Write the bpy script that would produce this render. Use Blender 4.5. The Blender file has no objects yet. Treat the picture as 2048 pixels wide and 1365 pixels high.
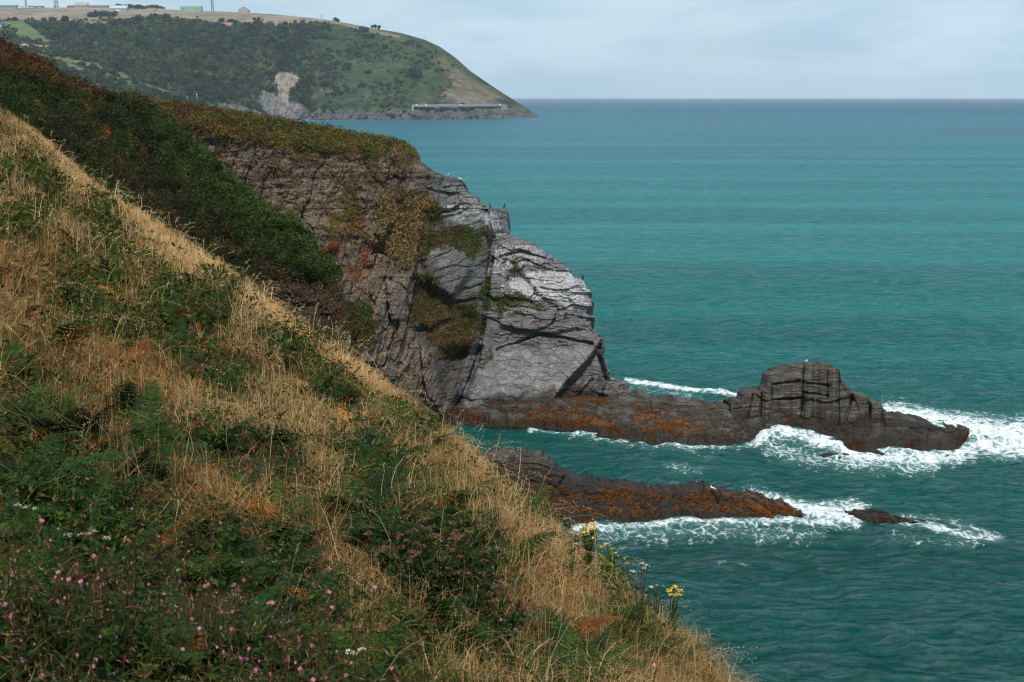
import bpy, math, random
import numpy as np
from mathutils import Vector

# ------------------------------------------------------------------ camera, sky, sun, exposure
F = 2844.0                      # focal length in photograph pixels (2048 wide): a 50 mm lens
CAMZ = 32.0
PITCH = math.atan(489.5 / F)
CP, SP = math.cos(PITCH), math.sin(PITCH)
scene = bpy.context.scene
COL = scene.collection

cam_d = bpy.data.cameras.new("camera")
cam = bpy.data.objects.new("camera", cam_d)
COL.objects.link(cam)
cam.location = (0, 0, CAMZ)
cam.rotation_euler = (math.radians(90) - PITCH, 0, 0)
cam_d.sensor_width = 36.0
cam_d.lens = 36.0 * F / 2048.0
cam_d.clip_start = 0.1
cam_d.clip_end = 200000.0
cam_d.dof.use_dof = True
cam_d.dof.focus_distance = 18.0
cam_d.dof.aperture_fstop = 9.0
scene.camera = cam

SUN_AZ, SUN_EL = math.radians(172), math.radians(50)      # azimuth clockwise from +Y: behind-left
world = bpy.data.worlds.new("World")
scene.world = world
world.use_nodes = True
wt = world.node_tree
wt.nodes.clear()


def nd(nt, typ, ins=None, **props):
    n = nt.nodes.new(typ)
    for k, v in props.items():
        setattr(n, k, v)
    for k, v in (ins or {}).items():
        s = n.inputs[k]
        if isinstance(v, bpy.types.NodeSocket):
            nt.links.new(v, s)
        else:
            s.default_value = v
    return n


def mixc(nt, f, a, b, mode='MIX'):
    return nd(nt, 'ShaderNodeMix', {0: f, 6: a, 7: b}, data_type='RGBA', blend_type=mode).outputs[2]


def mth(nt, op, a, b=0.0, c=0.0, clamp=False):
    return nd(nt, 'ShaderNodeMath', {0: a, 1: b, 2: c}, operation=op, use_clamp=clamp).outputs[0]


def mrange(nt, v, a, b, c=0.0, d=1.0, smooth=True):
    return nd(nt, 'ShaderNodeMapRange', {0: v, 1: a, 2: b, 3: c, 4: d},
              interpolation_type='SMOOTHSTEP' if smooth else 'LINEAR').outputs[0]


def rgba(c):
    return (c[0], c[1], c[2], 1.0)


sky = nd(wt, 'ShaderNodeTexSky', sky_type='NISHITA', sun_disc=False, sun_elevation=SUN_EL, sun_rotation=SUN_AZ,
         altitude=30.0, air_density=1.2, dust_density=1.5, ozone_density=1.5)
wtc = nd(wt, 'ShaderNodeTexCoord')
wmap = nd(wt, 'ShaderNodeMapping', {0: wtc.outputs['Generated'], 3: (3.0, 3.0, 11.0)})
wn = nd(wt, 'ShaderNodeTexNoise', {'Vector': wmap.outputs[0], 'Scale': 1.1, 'Detail': 6.0, 'Roughness': 0.52, 'Distortion': 0.4})
wn2 = nd(wt, 'ShaderNodeTexNoise', {'Vector': wmap.outputs[0], 'Scale': 2.6, 'Detail': 5.0, 'Roughness': 0.55, 'Distortion': 0.3})
cl_col = mixc(wt, mrange(wt, wn2.outputs[0], 0.35, 0.72), rgba((6.0, 7.6, 8.9)), rgba((4.4, 6.1, 7.8)))
cl_f = mrange(wt, wn.outputs[0], 0.25, 0.7, 0.75, 0.98)
skyc = mixc(wt, cl_f, mixc(wt, 1.0, sky.outputs[0], rgba((0.82, 0.98, 1.05)), 'MULTIPLY'), cl_col)
bg = nd(wt, 'ShaderNodeBackground', {0: skyc, 1: 0.10})
wo = nd(wt, 'ShaderNodeOutputWorld', {0: bg.outputs[0]})

sun_d = bpy.data.lights.new("sun", 'SUN')
sun_d.energy = 4.4
sun_d.angle = math.radians(9.0)
sun_d.color = (1.0, 0.93, 0.82)
sun = bpy.data.objects.new("sun", sun_d)
COL.objects.link(sun)
sdir = Vector((math.sin(SUN_AZ) * math.cos(SUN_EL), math.cos(SUN_AZ) * math.cos(SUN_EL), math.sin(SUN_EL)))
sun.rotation_euler = sdir.to_track_quat('Z', 'Y').to_euler()
sun.location = (0, 0, 300)

scene.view_settings.view_transform = 'Standard'
scene.view_settings.look = 'None'
scene.view_settings.exposure = 0.1
scene.view_settings.gamma = 1.0
scene.view_settings.use_curve_mapping = False
scene.render.engine = 'CYCLES'
scene.cycles.max_bounces = 6
scene.cycles.sample_clamp_direct = 4.0
scene.cycles.sample_clamp_indirect = 4.0
scene.cycles.filter_width = 1.15
scene.cycles.diffuse_bounces = 3
scene.cycles.volume_bounces = 0
scene.cycles.transparent_max_bounces = 8

rng = np.random.default_rng(11)


# ------------------------------------------------------------------ geometry of the view (only used to place things)
def ray(px, py):
    u = np.asarray(px, float) - 1024.0
    v = 682.5 - np.asarray(py, float)
    return u, v * SP + F * CP, v * CP - F * SP


def at_y(px, py, Y):
    dx, dy, dz = ray(px, py)
    k = Y / dy
    return np.stack(np.broadcast_arrays(dx * k, Y + 0 * k, CAMZ + dz * k), -1)


def sea_y(px, py):
    dx, dy, dz = ray(px, py)
    return CAMZ * dy / np.maximum(-dz, 1e-6)


def proj(P):
    x, y, z = P[..., 0], P[..., 1], P[..., 2] - CAMZ
    f = y * CP - z * SP
    u = y * SP + z * CP
    return 1024 + F * x / f, 682.5 - F * u / f


# ------------------------------------------------------------------ noise
def _h(ix, iy, iz, seed):
    n = (ix.astype(np.uint32) * np.uint32(374761393) + iy.astype(np.uint32) * np.uint32(668265263)
         + iz.astype(np.uint32) * np.uint32(2246822519) + np.uint32((seed * 3266489917) & 0xffffffff))
    n = (n ^ (n >> np.uint32(15))) * np.uint32(2246822519)
    n = (n ^ (n >> np.uint32(13))) * np.uint32(3266489917)
    n = n ^ (n >> np.uint32(16))
    return n.astype(np.float64) / 4294967295.0


def vn(x, y, z=0.0, seed=0):
    x, y, z = np.broadcast_arrays(np.asarray(x, float), np.asarray(y, float), np.asarray(z, float))
    xi, yi, zi = np.floor(x), np.floor(y), np.floor(z)
    fx, fy, fz = x - xi, y - yi, z - zi
    fx, fy, fz = [t * t * t * (t * (t * 6 - 15) + 10) for t in (fx, fy, fz)]
    xi, yi, zi = xi.astype(np.int64), yi.astype(np.int64), zi.astype(np.int64)
    flat = not np.any(fz)
    r = 0
    for c in ((0,) if flat else (0, 1)):
        wz = 1.0 if flat else (fz if c else 1 - fz)
        for b in (0, 1):
            wy = fy if b else 1 - fy
            for a in (0, 1):
                wx = fx if a else 1 - fx
                r = r + wx * wy * wz * _h(xi + a, yi + b, zi + c, seed)
    return r * 2 - 1


def fbm(x, y, z=0.0, octv=4, seed=0, gain=0.5, lac=2.07):
    s, a, t = 0, 1.0, 0
    for i in range(octv):
        s = s + a * vn(x, y, z, seed + i * 17)
        t += a
        a *= gain
        x, y, z = np.asarray(x) * lac + 13.7, np.asarray(y) * lac - 7.3, np.asarray(z) * lac
    return s / t


def voro(x, y, seed=0):
    xi, yi = np.floor(x), np.floor(y)
    f1 = np.full(np.shape(x), 9.0)
    f2 = np.full(np.shape(x), 9.0)
    rid = np.zeros(np.shape(x))
    z0 = np.zeros(np.shape(x), np.int64)
    for b in (-1, 0, 1):
        for a in (-1, 0, 1):
            cx, cy = (xi + a).astype(np.int64), (yi + b).astype(np.int64)
            px = cx + _h(cx, cy, z0, seed)
            py = cy + _h(cx, cy, z0 + 1, seed)
            d = np.hypot(px - x, py - y)
            r = _h(cx, cy, z0 + 2, seed)
            n = d < f1
            f2 = np.where(n, f1, np.minimum(f2, d))
            rid = np.where(n, r, rid)
            f1 = np.where(n, d, f1)
    return f1, f2, rid


def sstep(a, b, x):
    t = np.clip((x - a) / (b - a), 0, 1)
    return t * t * (3 - 2 * t)


def seg_dist(px, py, line):
    d = np.full(np.shape(px), 1e9)
    side = np.zeros(np.shape(px))
    for (x0, y0), (x1, y1) in zip(line[:-1], line[1:]):
        vx, vy = x1 - x0, y1 - y0
        t = np.clip(((px - x0) * vx + (py - y0) * vy) / (vx * vx + vy * vy + 1e-9), 0, 1)
        ex, ey = px - (x0 + t * vx), py - (y0 + t * vy)
        dd = np.hypot(ex, ey)
        s = np.sign(vx * ey - vy * ex)
        side = np.where(dd < d, s, side)
        d = np.minimum(d, dd)
    return d, side


def poly(px, py, pts, soft=12.0):
    """soft mask of a polygon: 1 inside, 0 outside"""
    inside = np.zeros(np.shape(px), bool)
    n = len(pts)
    for i in range(n):
        x0, y0 = pts[i]
        x1, y1 = pts[(i + 1) % n]
        c = ((y0 > py) != (y1 > py)) & (px < (x1 - x0) * (py - y0) / ((y1 - y0) if y1 != y0 else 1e-9) + x0)
        inside ^= c
    d, _ = seg_dist(px, py, list(pts) + [pts[0]])
    sd = np.where(inside, d, -d)
    return sstep(-soft, soft, sd)


def pl(line):
    a = np.array(line, float)
    return lambda x: np.interp(x, a[:, 0], a[:, 1])


# ------------------------------------------------------------------ mesh helpers
def mesh_np(name, V, Q, mat, parent=None, smooth=True, attrs=None, T=None):
    me = bpy.data.meshes.new(name)
    V = np.asarray(V, np.float32).reshape(-1, 3)
    Q = np.asarray(Q, np.int32).reshape(-1, 4) if Q is not None and len(Q) else np.zeros((0, 4), np.int32)
    T = np.asarray(T, np.int32).reshape(-1, 3) if T is not None and len(T) else np.zeros((0, 3), np.int32)
    me.vertices.add(len(V))
    me.vertices.foreach_set('co', V.ravel())
    me.loops.add(Q.size + T.size)
    me.loops.foreach_set('vertex_index', np.concatenate([Q.ravel(), T.ravel()]).astype(np.int32))
    me.polygons.add(len(Q) + len(T))
    ls = np.concatenate([np.arange(len(Q)) * 4, Q.size + np.arange(len(T)) * 3]).astype(np.int32)
    me.polygons.foreach_set('loop_start', ls)
    me.polygons.foreach_set('use_smooth', np.full(len(Q) + len(T), smooth, bool))
    me.update(calc_edges=True)
    for k, a in (attrs or {}).items():
        at = me.attributes.new(k, 'FLOAT_COLOR', 'POINT')
        a = np.asarray(a, np.float32)
        if a.shape[-1] == 3:
            a = np.concatenate([a, np.ones(a.shape[:-1] + (1,), np.float32)], -1)
        at.data.foreach_set('color', a.ravel())
    if mat:
        me.materials.append(mat)
    o = bpy.data.objects.new(name, me)
    COL.objects.link(o)
    if parent:
        o.parent = parent
    return o


def gridq(nr, nc, off=0):
    i = np.arange((nr - 1) * nc).reshape(nr - 1, nc)[:, :-1].ravel() + off
    return np.stack([i, i + 1, i + nc + 1, i + nc], -1)


def tag(o, label=None, cat=None, group=None, kind=None):
    if label:
        o['label'] = label
    if cat:
        o['category'] = cat
    if group:
        o['group'] = group
    if kind:
        o['kind'] = kind
    return o


def empty(name, loc, label, cat, group=None):
    o = bpy.data.objects.new(name, None)
    o.empty_display_size = 0.2
    o.location = loc
    COL.objects.link(o)
    return tag(o, label, cat, group)


class MB:
    """collects boxes, tubes and lofts, builds ONE mesh"""

    def __init__(s):
        s.v, s.q, s.t, s.c, s.n = [], [], [], [], 0
        s.col = (0.5, 0.5, 0.5)

    def add(s, V, Q=None, T=None):
        V = np.asarray(V, float).reshape(-1, 3)
        s.v.append(V)
        s.c.append(np.tile(np.array(s.col, float), (len(V), 1)))
        if Q is not None and len(Q):
            s.q.append(np.asarray(Q).reshape(-1, 4) + s.n)
        if T is not None and len(T):
            s.t.append(np.asarray(T).reshape(-1, 3) + s.n)
        s.n += len(V)
        return s

    def box(s, lo, hi):
        x0, y0, z0 = lo
        x1, y1, z1 = hi
        V = [(x0, y0, z0), (x1, y0, z0), (x1, y1, z0), (x0, y1, z0), (x0, y0, z1), (x1, y0, z1), (x1, y1, z1), (x0, y1, z1)]
        return s.add(V, [(0, 3, 2, 1), (4, 5, 6, 7), (0, 1, 5, 4), (1, 2, 6, 5), (2, 3, 7, 6), (3, 0, 4, 7)])

    def gable(s, lo, hi, axis='x', over=0.0):
        """triangular prism, ridge along axis"""
        x0, y0, z0 = lo
        x1, y1, z1 = hi
        if axis == 'x':
            x0 -= over
            x1 += over
            ym = (y0 + y1) / 2
            V = [(x0, y0 - over, z0), (x1, y0 - over, z0), (x1, y1 + over, z0), (x0, y1 + over, z0), (x0, ym, z1), (x1, ym, z1)]
            return s.add(V, [(0, 1, 5, 4), (2, 3, 4, 5), (0, 3, 2, 1)], [(0, 4, 3), (1, 2, 5)])
        xm = (x0 + x1) / 2
        V = [(x0 - over, y0 - over, z0), (x1 + over, y0 - over, z0), (x1 + over, y1 + over, z0), (x0 - over, y1 + over, z0), (xm, y0 - over, z1), (xm, y1 + over, z1)]
        return s.add(V, [(1, 2, 5, 4), (3, 0, 4, 5), (0, 3, 2, 1)], [(0, 1, 4), (2, 3, 5)])

    def tube(s, pts, rad, n=6):
        pts = np.asarray(pts, float)
        rad = np.broadcast_to(np.asarray(rad, float), (len(pts),)) if np.ndim(rad) < 2 else np.asarray(rad, float)
        tan = np.gradient(pts, axis=0)
        tan /= np.linalg.norm(tan, axis=1, keepdims=True) + 1e-9
        ref = np.array([0, 0, 1.0]) if abs(tan[len(tan) // 2][2]) < 0.8 else np.array([1.0, 0, 0])
        a = np.cross(tan, ref)
        a /= np.linalg.norm(a, axis=1, keepdims=True) + 1e-9
        b = np.cross(a, tan)
        th = np.arange(n) * 2 * math.pi / n
        ra = rad if rad.ndim == 1 else rad[:, 0]
        rb = rad if rad.ndim == 1 else rad[:, 1]
        R = pts[:, None] + (a[:, None] * (np.cos(th)[None, :, None] * ra[:, None, None]) + b[:, None] * (np.sin(th)[None, :, None] * rb[:, None, None]))
        m = len(pts)
        V = np.concatenate([R.reshape(-1, 3), pts[:1], pts[-1:]])
        Q = []
        for i in range(m - 1):
            for j in range(n):
                k = (j + 1) % n
                Q.append((i * n + j, i * n + k, (i + 1) * n + k, (i + 1) * n + j))
        T = [(m * n, (j + 1) % n, j) for j in range(n)] + [(m * n + 1, (m - 1) * n + j, (m - 1) * n + (j + 1) % n) for j in range(n)]
        return s.add(V, Q, T)

    def build(s, name, mat, parent=None, smooth=False):
        return mesh_np(name, np.concatenate(s.v), np.concatenate(s.q) if s.q else None, mat, parent, smooth,
                       {'col': np.concatenate(s.c)}, np.concatenate(s.t) if s.t else None)


# ------------------------------------------------------------------ materials
def new_mat(name):
    m = bpy.data.materials.new(name)
    m.use_nodes = True
    m.node_tree.nodes.clear()
    return m, m.node_tree


def finish(nt, shader, disp=None):
    nd(nt, 'ShaderNodeOutputMaterial', {0: shader})


def attr(nt, name):
    return nd(nt, 'ShaderNodeAttribute', attribute_name=name, attribute_type='GEOMETRY')


def mat_rock():
    m, nt = new_mat('layered slate rock')
    tc = nd(nt, 'ShaderNodeTexCoord').outputs['Object']
    A = nd(nt, 'ShaderNodeSeparateColor', {0: attr(nt, 'mA').outputs[0]})      # veg, guano, brown
    B = nd(nt, 'ShaderNodeSeparateColor', {0: attr(nt, 'mB').outputs[0]})      # slab, seaweed, wet
    big = nd(nt, 'ShaderNodeTexNoise', {'Vector': tc, 'Scale': 0.35, 'Detail': 8.0, 'Roughness': 0.6}).outputs[0]
    fine = nd(nt, 'ShaderNodeTexNoise', {'Vector': tc, 'Scale': 4.0, 'Detail': 9.0, 'Roughness': 0.72}).outputs[0]
    bed = attr(nt, 'bed').outputs[1]
    mp = nd(nt, 'ShaderNodeMapping', {0: bed, 3: (0.35, 3.0, 1.0)}).outputs[0]
    lay = nd(nt, 'ShaderNodeTexNoise', {'Vector': mp, 'Scale': 1.5, 'Detail': 8.0, 'Roughness': 0.65, 'Distortion': 0.7}).outputs[0]
    base = mixc(nt, mrange(nt, lay, 0.35, 0.68), rgba((0.036, 0.032, 0.027)), rgba((0.135, 0.125, 0.110)))
    base = mixc(nt, mrange(nt, big, 0.42, 0.66, 0, 0.3), base, rgba((0.095, 0.075, 0.055)))
    slab = mixc(nt, mrange(nt, lay, 0.3, 0.75), rgba((0.14, 0.14, 0.146)), rgba((0.31, 0.308, 0.318)))
    base = mixc(nt, mth(nt, 'MULTIPLY', B.outputs[0], mrange(nt, fine, 0.25, 0.5, 0.5, 1.0)), base, slab)
    brown = mixc(nt, mrange(nt, fine, 0.4, 0.62), rgba((0.085, 0.053, 0.031)), rgba((0.32, 0.225, 0.145)))
    base = mixc(nt, mth(nt, 'MULTIPLY', A.outputs[2], mrange(nt, fine, 0.3, 0.55, 0.35, 1.0)), base, brown)
    # veg film where plants grow
    vg = mrange(nt, mth(nt, 'ADD', A.outputs[0], mth(nt, 'MULTIPLY', mth(nt, 'SUBTRACT', fine, 0.5), 0.9)), 0.35, 0.7)
    vcol = mixc(nt, mrange(nt, big, 0.38, 0.62), rgba((0.045, 0.05, 0.014)), rgba((0.13, 0.085, 0.03)))
    base = mixc(nt, vg, base, vcol)
    # guano streaks
    mg = nd(nt, 'ShaderNodeMapping', {0: tc, 3: (1.6, 0.6, 1.1)}).outputs[0]
    gn = nd(nt, 'ShaderNodeTexNoise', {'Vector': mg, 'Scale': 2.2, 'Detail': 9.0, 'Roughness': 0.75, 'Distortion': 0.5}).outputs[0]
    gf = mrange(nt, mth(nt, 'ADD', mth(nt, 'MULTIPLY', A.outputs[1], 0.75), mth(nt, 'MULTIPLY', mth(nt, 'SUBTRACT', gn, 0.5), 1.5)), 0.40, 0.72)
    gf = mth(nt, 'MULTIPLY', gf, mrange(nt, A.outputs[1], 0.02, 0.2))
    base = mixc(nt, gf, base, rgba((0.42, 0.42, 0.435)))
    # tidal zone: wet dark rock, orange wrack
    base = mixc(nt, mth(nt, 'MULTIPLY', B.outputs[2], 0.92), base, mixc(nt, mrange(nt, fine, 0.35, 0.65), rgba((0.010, 0.008, 0.006)), rgba((0.034, 0.024, 0.016))))
    sw = nd(nt, 'ShaderNodeTexNoise', {'Vector': tc, 'Scale': 1.3, 'Detail': 7.0, 'Roughness': 0.7, 'Distortion': 0.8}).outputs[0]
    sf = mrange(nt, mth(nt, 'ADD', mth(nt, 'MULTIPLY', B.outputs[1], 0.7), mth(nt, 'MULTIPLY', mth(nt, 'SUBTRACT', sw, 0.5), 2.4)), 0.5, 0.72)
    sf = mth(nt, 'MULTIPLY', sf, mrange(nt, B.outputs[1], 0.02, 0.2))
    swc = mixc(nt, mrange(nt, fine, 0.35, 0.65), rgba((0.05, 0.018, 0.005)), rgba((0.22, 0.078, 0.010)))
    base = mixc(nt, mth(nt, 'MULTIPLY', sf, 0.9), base, swc)
    cr = nd(nt, 'ShaderNodeTexVoronoi', {'Vector': nd(nt, 'ShaderNodeMapping', {0: mixc(nt, 0.2, bed, nd(nt, 'ShaderNodeTexNoise', {'Vector': bed, 'Scale': 1.2, 'Detail': 4.0}).outputs[1], 'LINEAR_LIGHT'), 3: (0.45, 1.5, 1.0)}).outputs[0], 'Scale': 1.1}, feature='DISTANCE_TO_EDGE').outputs[0]
    crk = mrange(nt, cr, 0.0, 0.035, 0.0, 1.0)
    hgt = mth(nt, 'ADD', mth(nt, 'ADD', mth(nt, 'MULTIPLY', lay, 0.55), mth(nt, 'MULTIPLY', fine, 0.30)), mth(nt, 'MULTIPLY', crk, 0.2))
    bmp = nd(nt, 'ShaderNodeBump', {'Strength': 1.0, 'Distance': 0.6, 'Height': hgt})
    rough = mrange(nt, B.outputs[2], 0.0, 1.0, 0.88, 0.6)
    p = nd(nt, 'ShaderNodeBsdfPrincipled', {'Base Color': base, 'Roughness': rough, 'Normal': bmp.outputs[0], 'Specular IOR Level': 0.12})
    finish(nt, p.outputs[0])
    return m


def mat_sea():
    m, nt = new_mat('sea water')
    tc = nd(nt, 'ShaderNodeTexCoord').outputs['Object']
    C = attr(nt, 'col').outputs[0]
    S = nd(nt, 'ShaderNodeSeparateColor', {0: attr(nt, 'sea').outputs[0]})       # foam density, fine ripple amount
    dens = S.outputs[0]
    m1 = nd(nt, 'ShaderNodeMapping', {0: tc, 2: (0, 0, 0.12), 3: (0.8, 1.0, 1.0)}).outputs[0]
    w1 = nd(nt, 'ShaderNodeTexNoise', {'Vector': m1, 'Scale': 0.95, 'Detail': 8.0, 'Roughness': 0.6, 'Distortion': 0.35}).outputs[0]
    m2 = nd(nt, 'ShaderNodeMapping', {0: tc, 2: (0, 0, -0.25), 3: (0.5, 1.0, 1.0)}).outputs[0]
    w2 = nd(nt, 'ShaderNodeTexNoise', {'Vector': m2, 'Scale': 0.09, 'Detail': 3.0, 'Roughness': 0.5}).outputs[0]
    hgt = mth(nt, 'ADD', mth(nt, 'MULTIPLY', w1, 1.0), mth(nt, 'MULTIPLY', w2, 1.5))
    bmp = nd(nt, 'ShaderNodeBump', {'Strength': 1.0, 'Distance': 1.0, 'Height': hgt})
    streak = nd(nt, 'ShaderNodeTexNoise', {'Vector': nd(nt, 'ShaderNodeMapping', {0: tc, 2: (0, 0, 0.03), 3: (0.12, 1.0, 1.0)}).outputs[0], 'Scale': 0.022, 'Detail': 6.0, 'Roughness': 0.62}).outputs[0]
    body = mixc(nt, mrange(nt, streak, 0.36, 0.64), mixc(nt, 1.0, C, rgba((0.75, 0.82, 0.80)), 'MULTIPLY'), mixc(nt, 1.0, C, rgba((1.25, 1.14, 1.12)), 'MULTIPLY'))  # light and dark of the swell bands put into the water colour
    fn = nd(nt, 'ShaderNodeTexNoise', {'Vector': nd(nt, 'ShaderNodeMapping', {0: tc, 3: (0.8, 0.7, 1.0)}).outputs[0], 'Scale': 0.9, 'Detail': 10.0, 'Roughness': 0.72, 'Distortion': 1.6}).outputs[0]
    warp = mixc(nt, 0.8, tc, nd(nt, 'ShaderNodeTexNoise', {'Vector': tc, 'Scale': 0.5, 'Detail': 6.0}).outputs[1], 'LINEAR_LIGHT')
    la2 = nd(nt, 'ShaderNodeTexVoronoi', {'Vector': nd(nt, 'ShaderNodeMapping', {0: warp, 1: (3.3, 1.7, 0), 3: (0.7, 0.6, 0.85)}).outputs[0], 'Scale': 3.4}, feature='DISTANCE_TO_EDGE').outputs[0]
    la = nd(nt, 'ShaderNodeTexVoronoi', {'Vector': nd(nt, 'ShaderNodeMapping', {0: warp, 3: (0.8, 0.6, 0.85)}).outputs[0], 'Scale': 1.5}, feature='DISTANCE_TO_EDGE').outputs[0]
    lace = mth(nt, 'ADD', mth(nt, 'MULTIPLY', mrange(nt, la, 0.0, 0.25, 1.0, 0.0), 0.6), mth(nt, 'MULTIPLY', mrange(nt, la2, 0.0, 0.3, 1.0, 0.0), 0.5))
    val = mth(nt, 'ADD', mth(nt, 'ADD', mth(nt, 'MULTIPLY', dens, 0.82), mth(nt, 'MULTIPLY', mth(nt, 'SUBTRACT', fn, 0.5), 2.2)), mth(nt, 'MULTIPLY', mth(nt, 'SUBTRACT', lace, 0.45), 0.5))
    foam = mth(nt, 'MULTIPLY', mrange(nt, val, 0.40, 1.15), mrange(nt, dens, 0.03, 0.25))
    # water churned with air is paler
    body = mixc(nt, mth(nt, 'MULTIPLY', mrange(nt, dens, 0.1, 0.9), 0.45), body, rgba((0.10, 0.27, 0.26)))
    # scattered whitecaps far out
    wc = nd(nt, 'ShaderNodeTexNoise', {'Vector': nd(nt, 'ShaderNodeMapping', {0: tc, 3: (0.25, 1.0, 1.0)}).outputs[0], 'Scale': 0.13, 'Detail': 6.0, 'Roughness': 0.6}).outputs[0]
    caps = mth(nt, 'MULTIPLY', mrange(nt, wc, 0.715, 0.76), S.outputs[2])
    foam = mth(nt, 'MAXIMUM', foam, caps)
    ruf = nd(nt, 'ShaderNodeTexNoise', {'Vector': nd(nt, 'ShaderNodeMapping', {0: tc, 2: (0, 0, 0.1), 3: (0.5, 1.0, 1.0)}).outputs[0], 'Scale': 0.55, 'Detail': 9.0, 'Roughness': 0.75, 'Distortion': 0.4}).outputs[0]
    fr = nd(nt, 'ShaderNodeFresnel', {'IOR': 1.33, 'Normal': bmp.outputs[0]}).outputs[0]
    cap = mrange(nt, S.outputs[2], 0.0, 1.0, 0.34, 0.20)
    fac = mth(nt, 'MULTIPLY', mth(nt, 'MINIMUM', mth(nt, 'MULTIPLY', fr, 0.8), cap), mrange(nt, ruf, 0.40, 0.62, 0.45, 1.15))
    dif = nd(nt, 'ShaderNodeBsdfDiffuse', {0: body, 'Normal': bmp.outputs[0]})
    gls = nd(nt, 'ShaderNodeBsdfGlossy', {0: rgba((1, 1, 1)), 'Roughness': 0.16, 'Normal': bmp.outputs[0]})
    p = nd(nt, 'ShaderNodeMixShader', {0: fac, 1: dif.outputs[0], 2: gls.outputs[0]})
    fb = nd(nt, 'ShaderNodeBump', {'Strength': 0.7, 'Distance': 0.4, 'Height': fn})
    d = nd(nt, 'ShaderNodeBsdfDiffuse', {0: rgba((0.62, 0.67, 0.69)), 'Normal': fb.outputs[0]})
    ms = nd(nt, 'ShaderNodeMixShader', {0: foam, 1: p.outputs[0], 2: d.outputs[0]})
    finish(nt, ms.outputs[0])
    return m


def mat_leaf(name, trans=0.3, rough=0.6, var=0.0, scale=1.0):
    m, nt = new_mat(name)
    c = attr(nt, 'col').outputs[0]
    if var:
        tc = nd(nt, 'ShaderNodeTexCoord').outputs['Object']
        n = nd(nt, 'ShaderNodeTexNoise', {'Vector': tc, 'Scale': scale, 'Detail': 5.0, 'Roughness': 0.6}).outputs[0]
        c = mixc(nt, mrange(nt, n, 0.3, 0.7), mixc(nt, 1.0, c, rgba((1 - var, 1 - var, 1 - var)), 'MULTIPLY'), mixc(nt, 1.0, c, rgba((1 + var, 1 + var, 1 + var)), 'MULTIPLY'))
    p = nd(nt, 'ShaderNodeBsdfPrincipled', {'Base Color': c, 'Roughness': rough, 'Specular IOR Level': 0.07})
    t = nd(nt, 'ShaderNodeBsdfTranslucent', {0: c})
    ms = nd(nt, 'ShaderNodeMixShader', {0: trans, 1: p.outputs[0], 2: t.outputs[0]})
    finish(nt, ms.outputs[0])
    return m


def mat_ground(name, scale=1.0, bump=0.3, var=0.35, rough=0.9):
    m, nt = new_mat(name)
    c = attr(nt, 'col').outputs[0]
    tc = nd(nt, 'ShaderNodeTexCoord').outputs['Object']
    n = nd(nt, 'ShaderNodeTexNoise', {'Vector': tc, 'Scale': scale, 'Detail': 9.0, 'Roughness': 0.68}).outputs[0]
    c = mixc(nt, mrange(nt, n, 0.32, 0.68), mixc(nt, 1.0, c, rgba((1 - var,) * 3), 'MULTIPLY'), mixc(nt, 1.0, c, rgba((1 + var,) * 3), 'MULTIPLY'))
    b = nd(nt, 'ShaderNodeBump', {'Strength': 0.8, 'Distance': bump, 'Height': n})
    p = nd(nt, 'ShaderNodeBsdfPrincipled', {'Base Color': c, 'Roughness': rough, 'Normal': b.outputs[0], 'Specular IOR Level': 0.04})
    finish(nt, p.outputs[0])
    return m


def mat_paint(name, rough=0.7, metal=0.0):
    """colour from the mesh, light weathering"""
    m, nt = new_mat(name)
    c = attr(nt, 'col').outputs[0]
    tc = nd(nt, 'ShaderNodeTexCoord').outputs['Object']
    n = nd(nt, 'ShaderNodeTexNoise', {'Vector': tc, 'Scale': 0.4, 'Detail': 6.0, 'Roughness': 0.6}).outputs[0]
    c = mixc(nt, mrange(nt, n, 0.3, 0.7, 0, 0.3), c, mixc(nt, 1.0, c, rgba((0.7, 0.66, 0.6)), 'MULTIPLY'))
    p = nd(nt, 'ShaderNodeBsdfPrincipled', {'Base Color': c, 'Roughness': rough, 'Metallic': metal})
    finish(nt, p.outputs[0])
    return m


M_ROCK = mat_rock()
M_SEA = mat_sea()
M_GRASS = mat_leaf('grass blades', 0.35, 0.55)
M_LEAF = mat_leaf('leaves', 0.3, 0.5)
M_BUSH = mat_leaf('shrub leaves', 0.2, 0.6)
M_SOIL = mat_ground('hillside soil', 6.0, 0.05, 0.5)
M_LAND = mat_ground('headland turf', 0.06, 6.0, 0.35)
M_PAINT = mat_paint('weathered paint')
M_FEATHER = mat_paint('feathers', 0.6)


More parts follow.
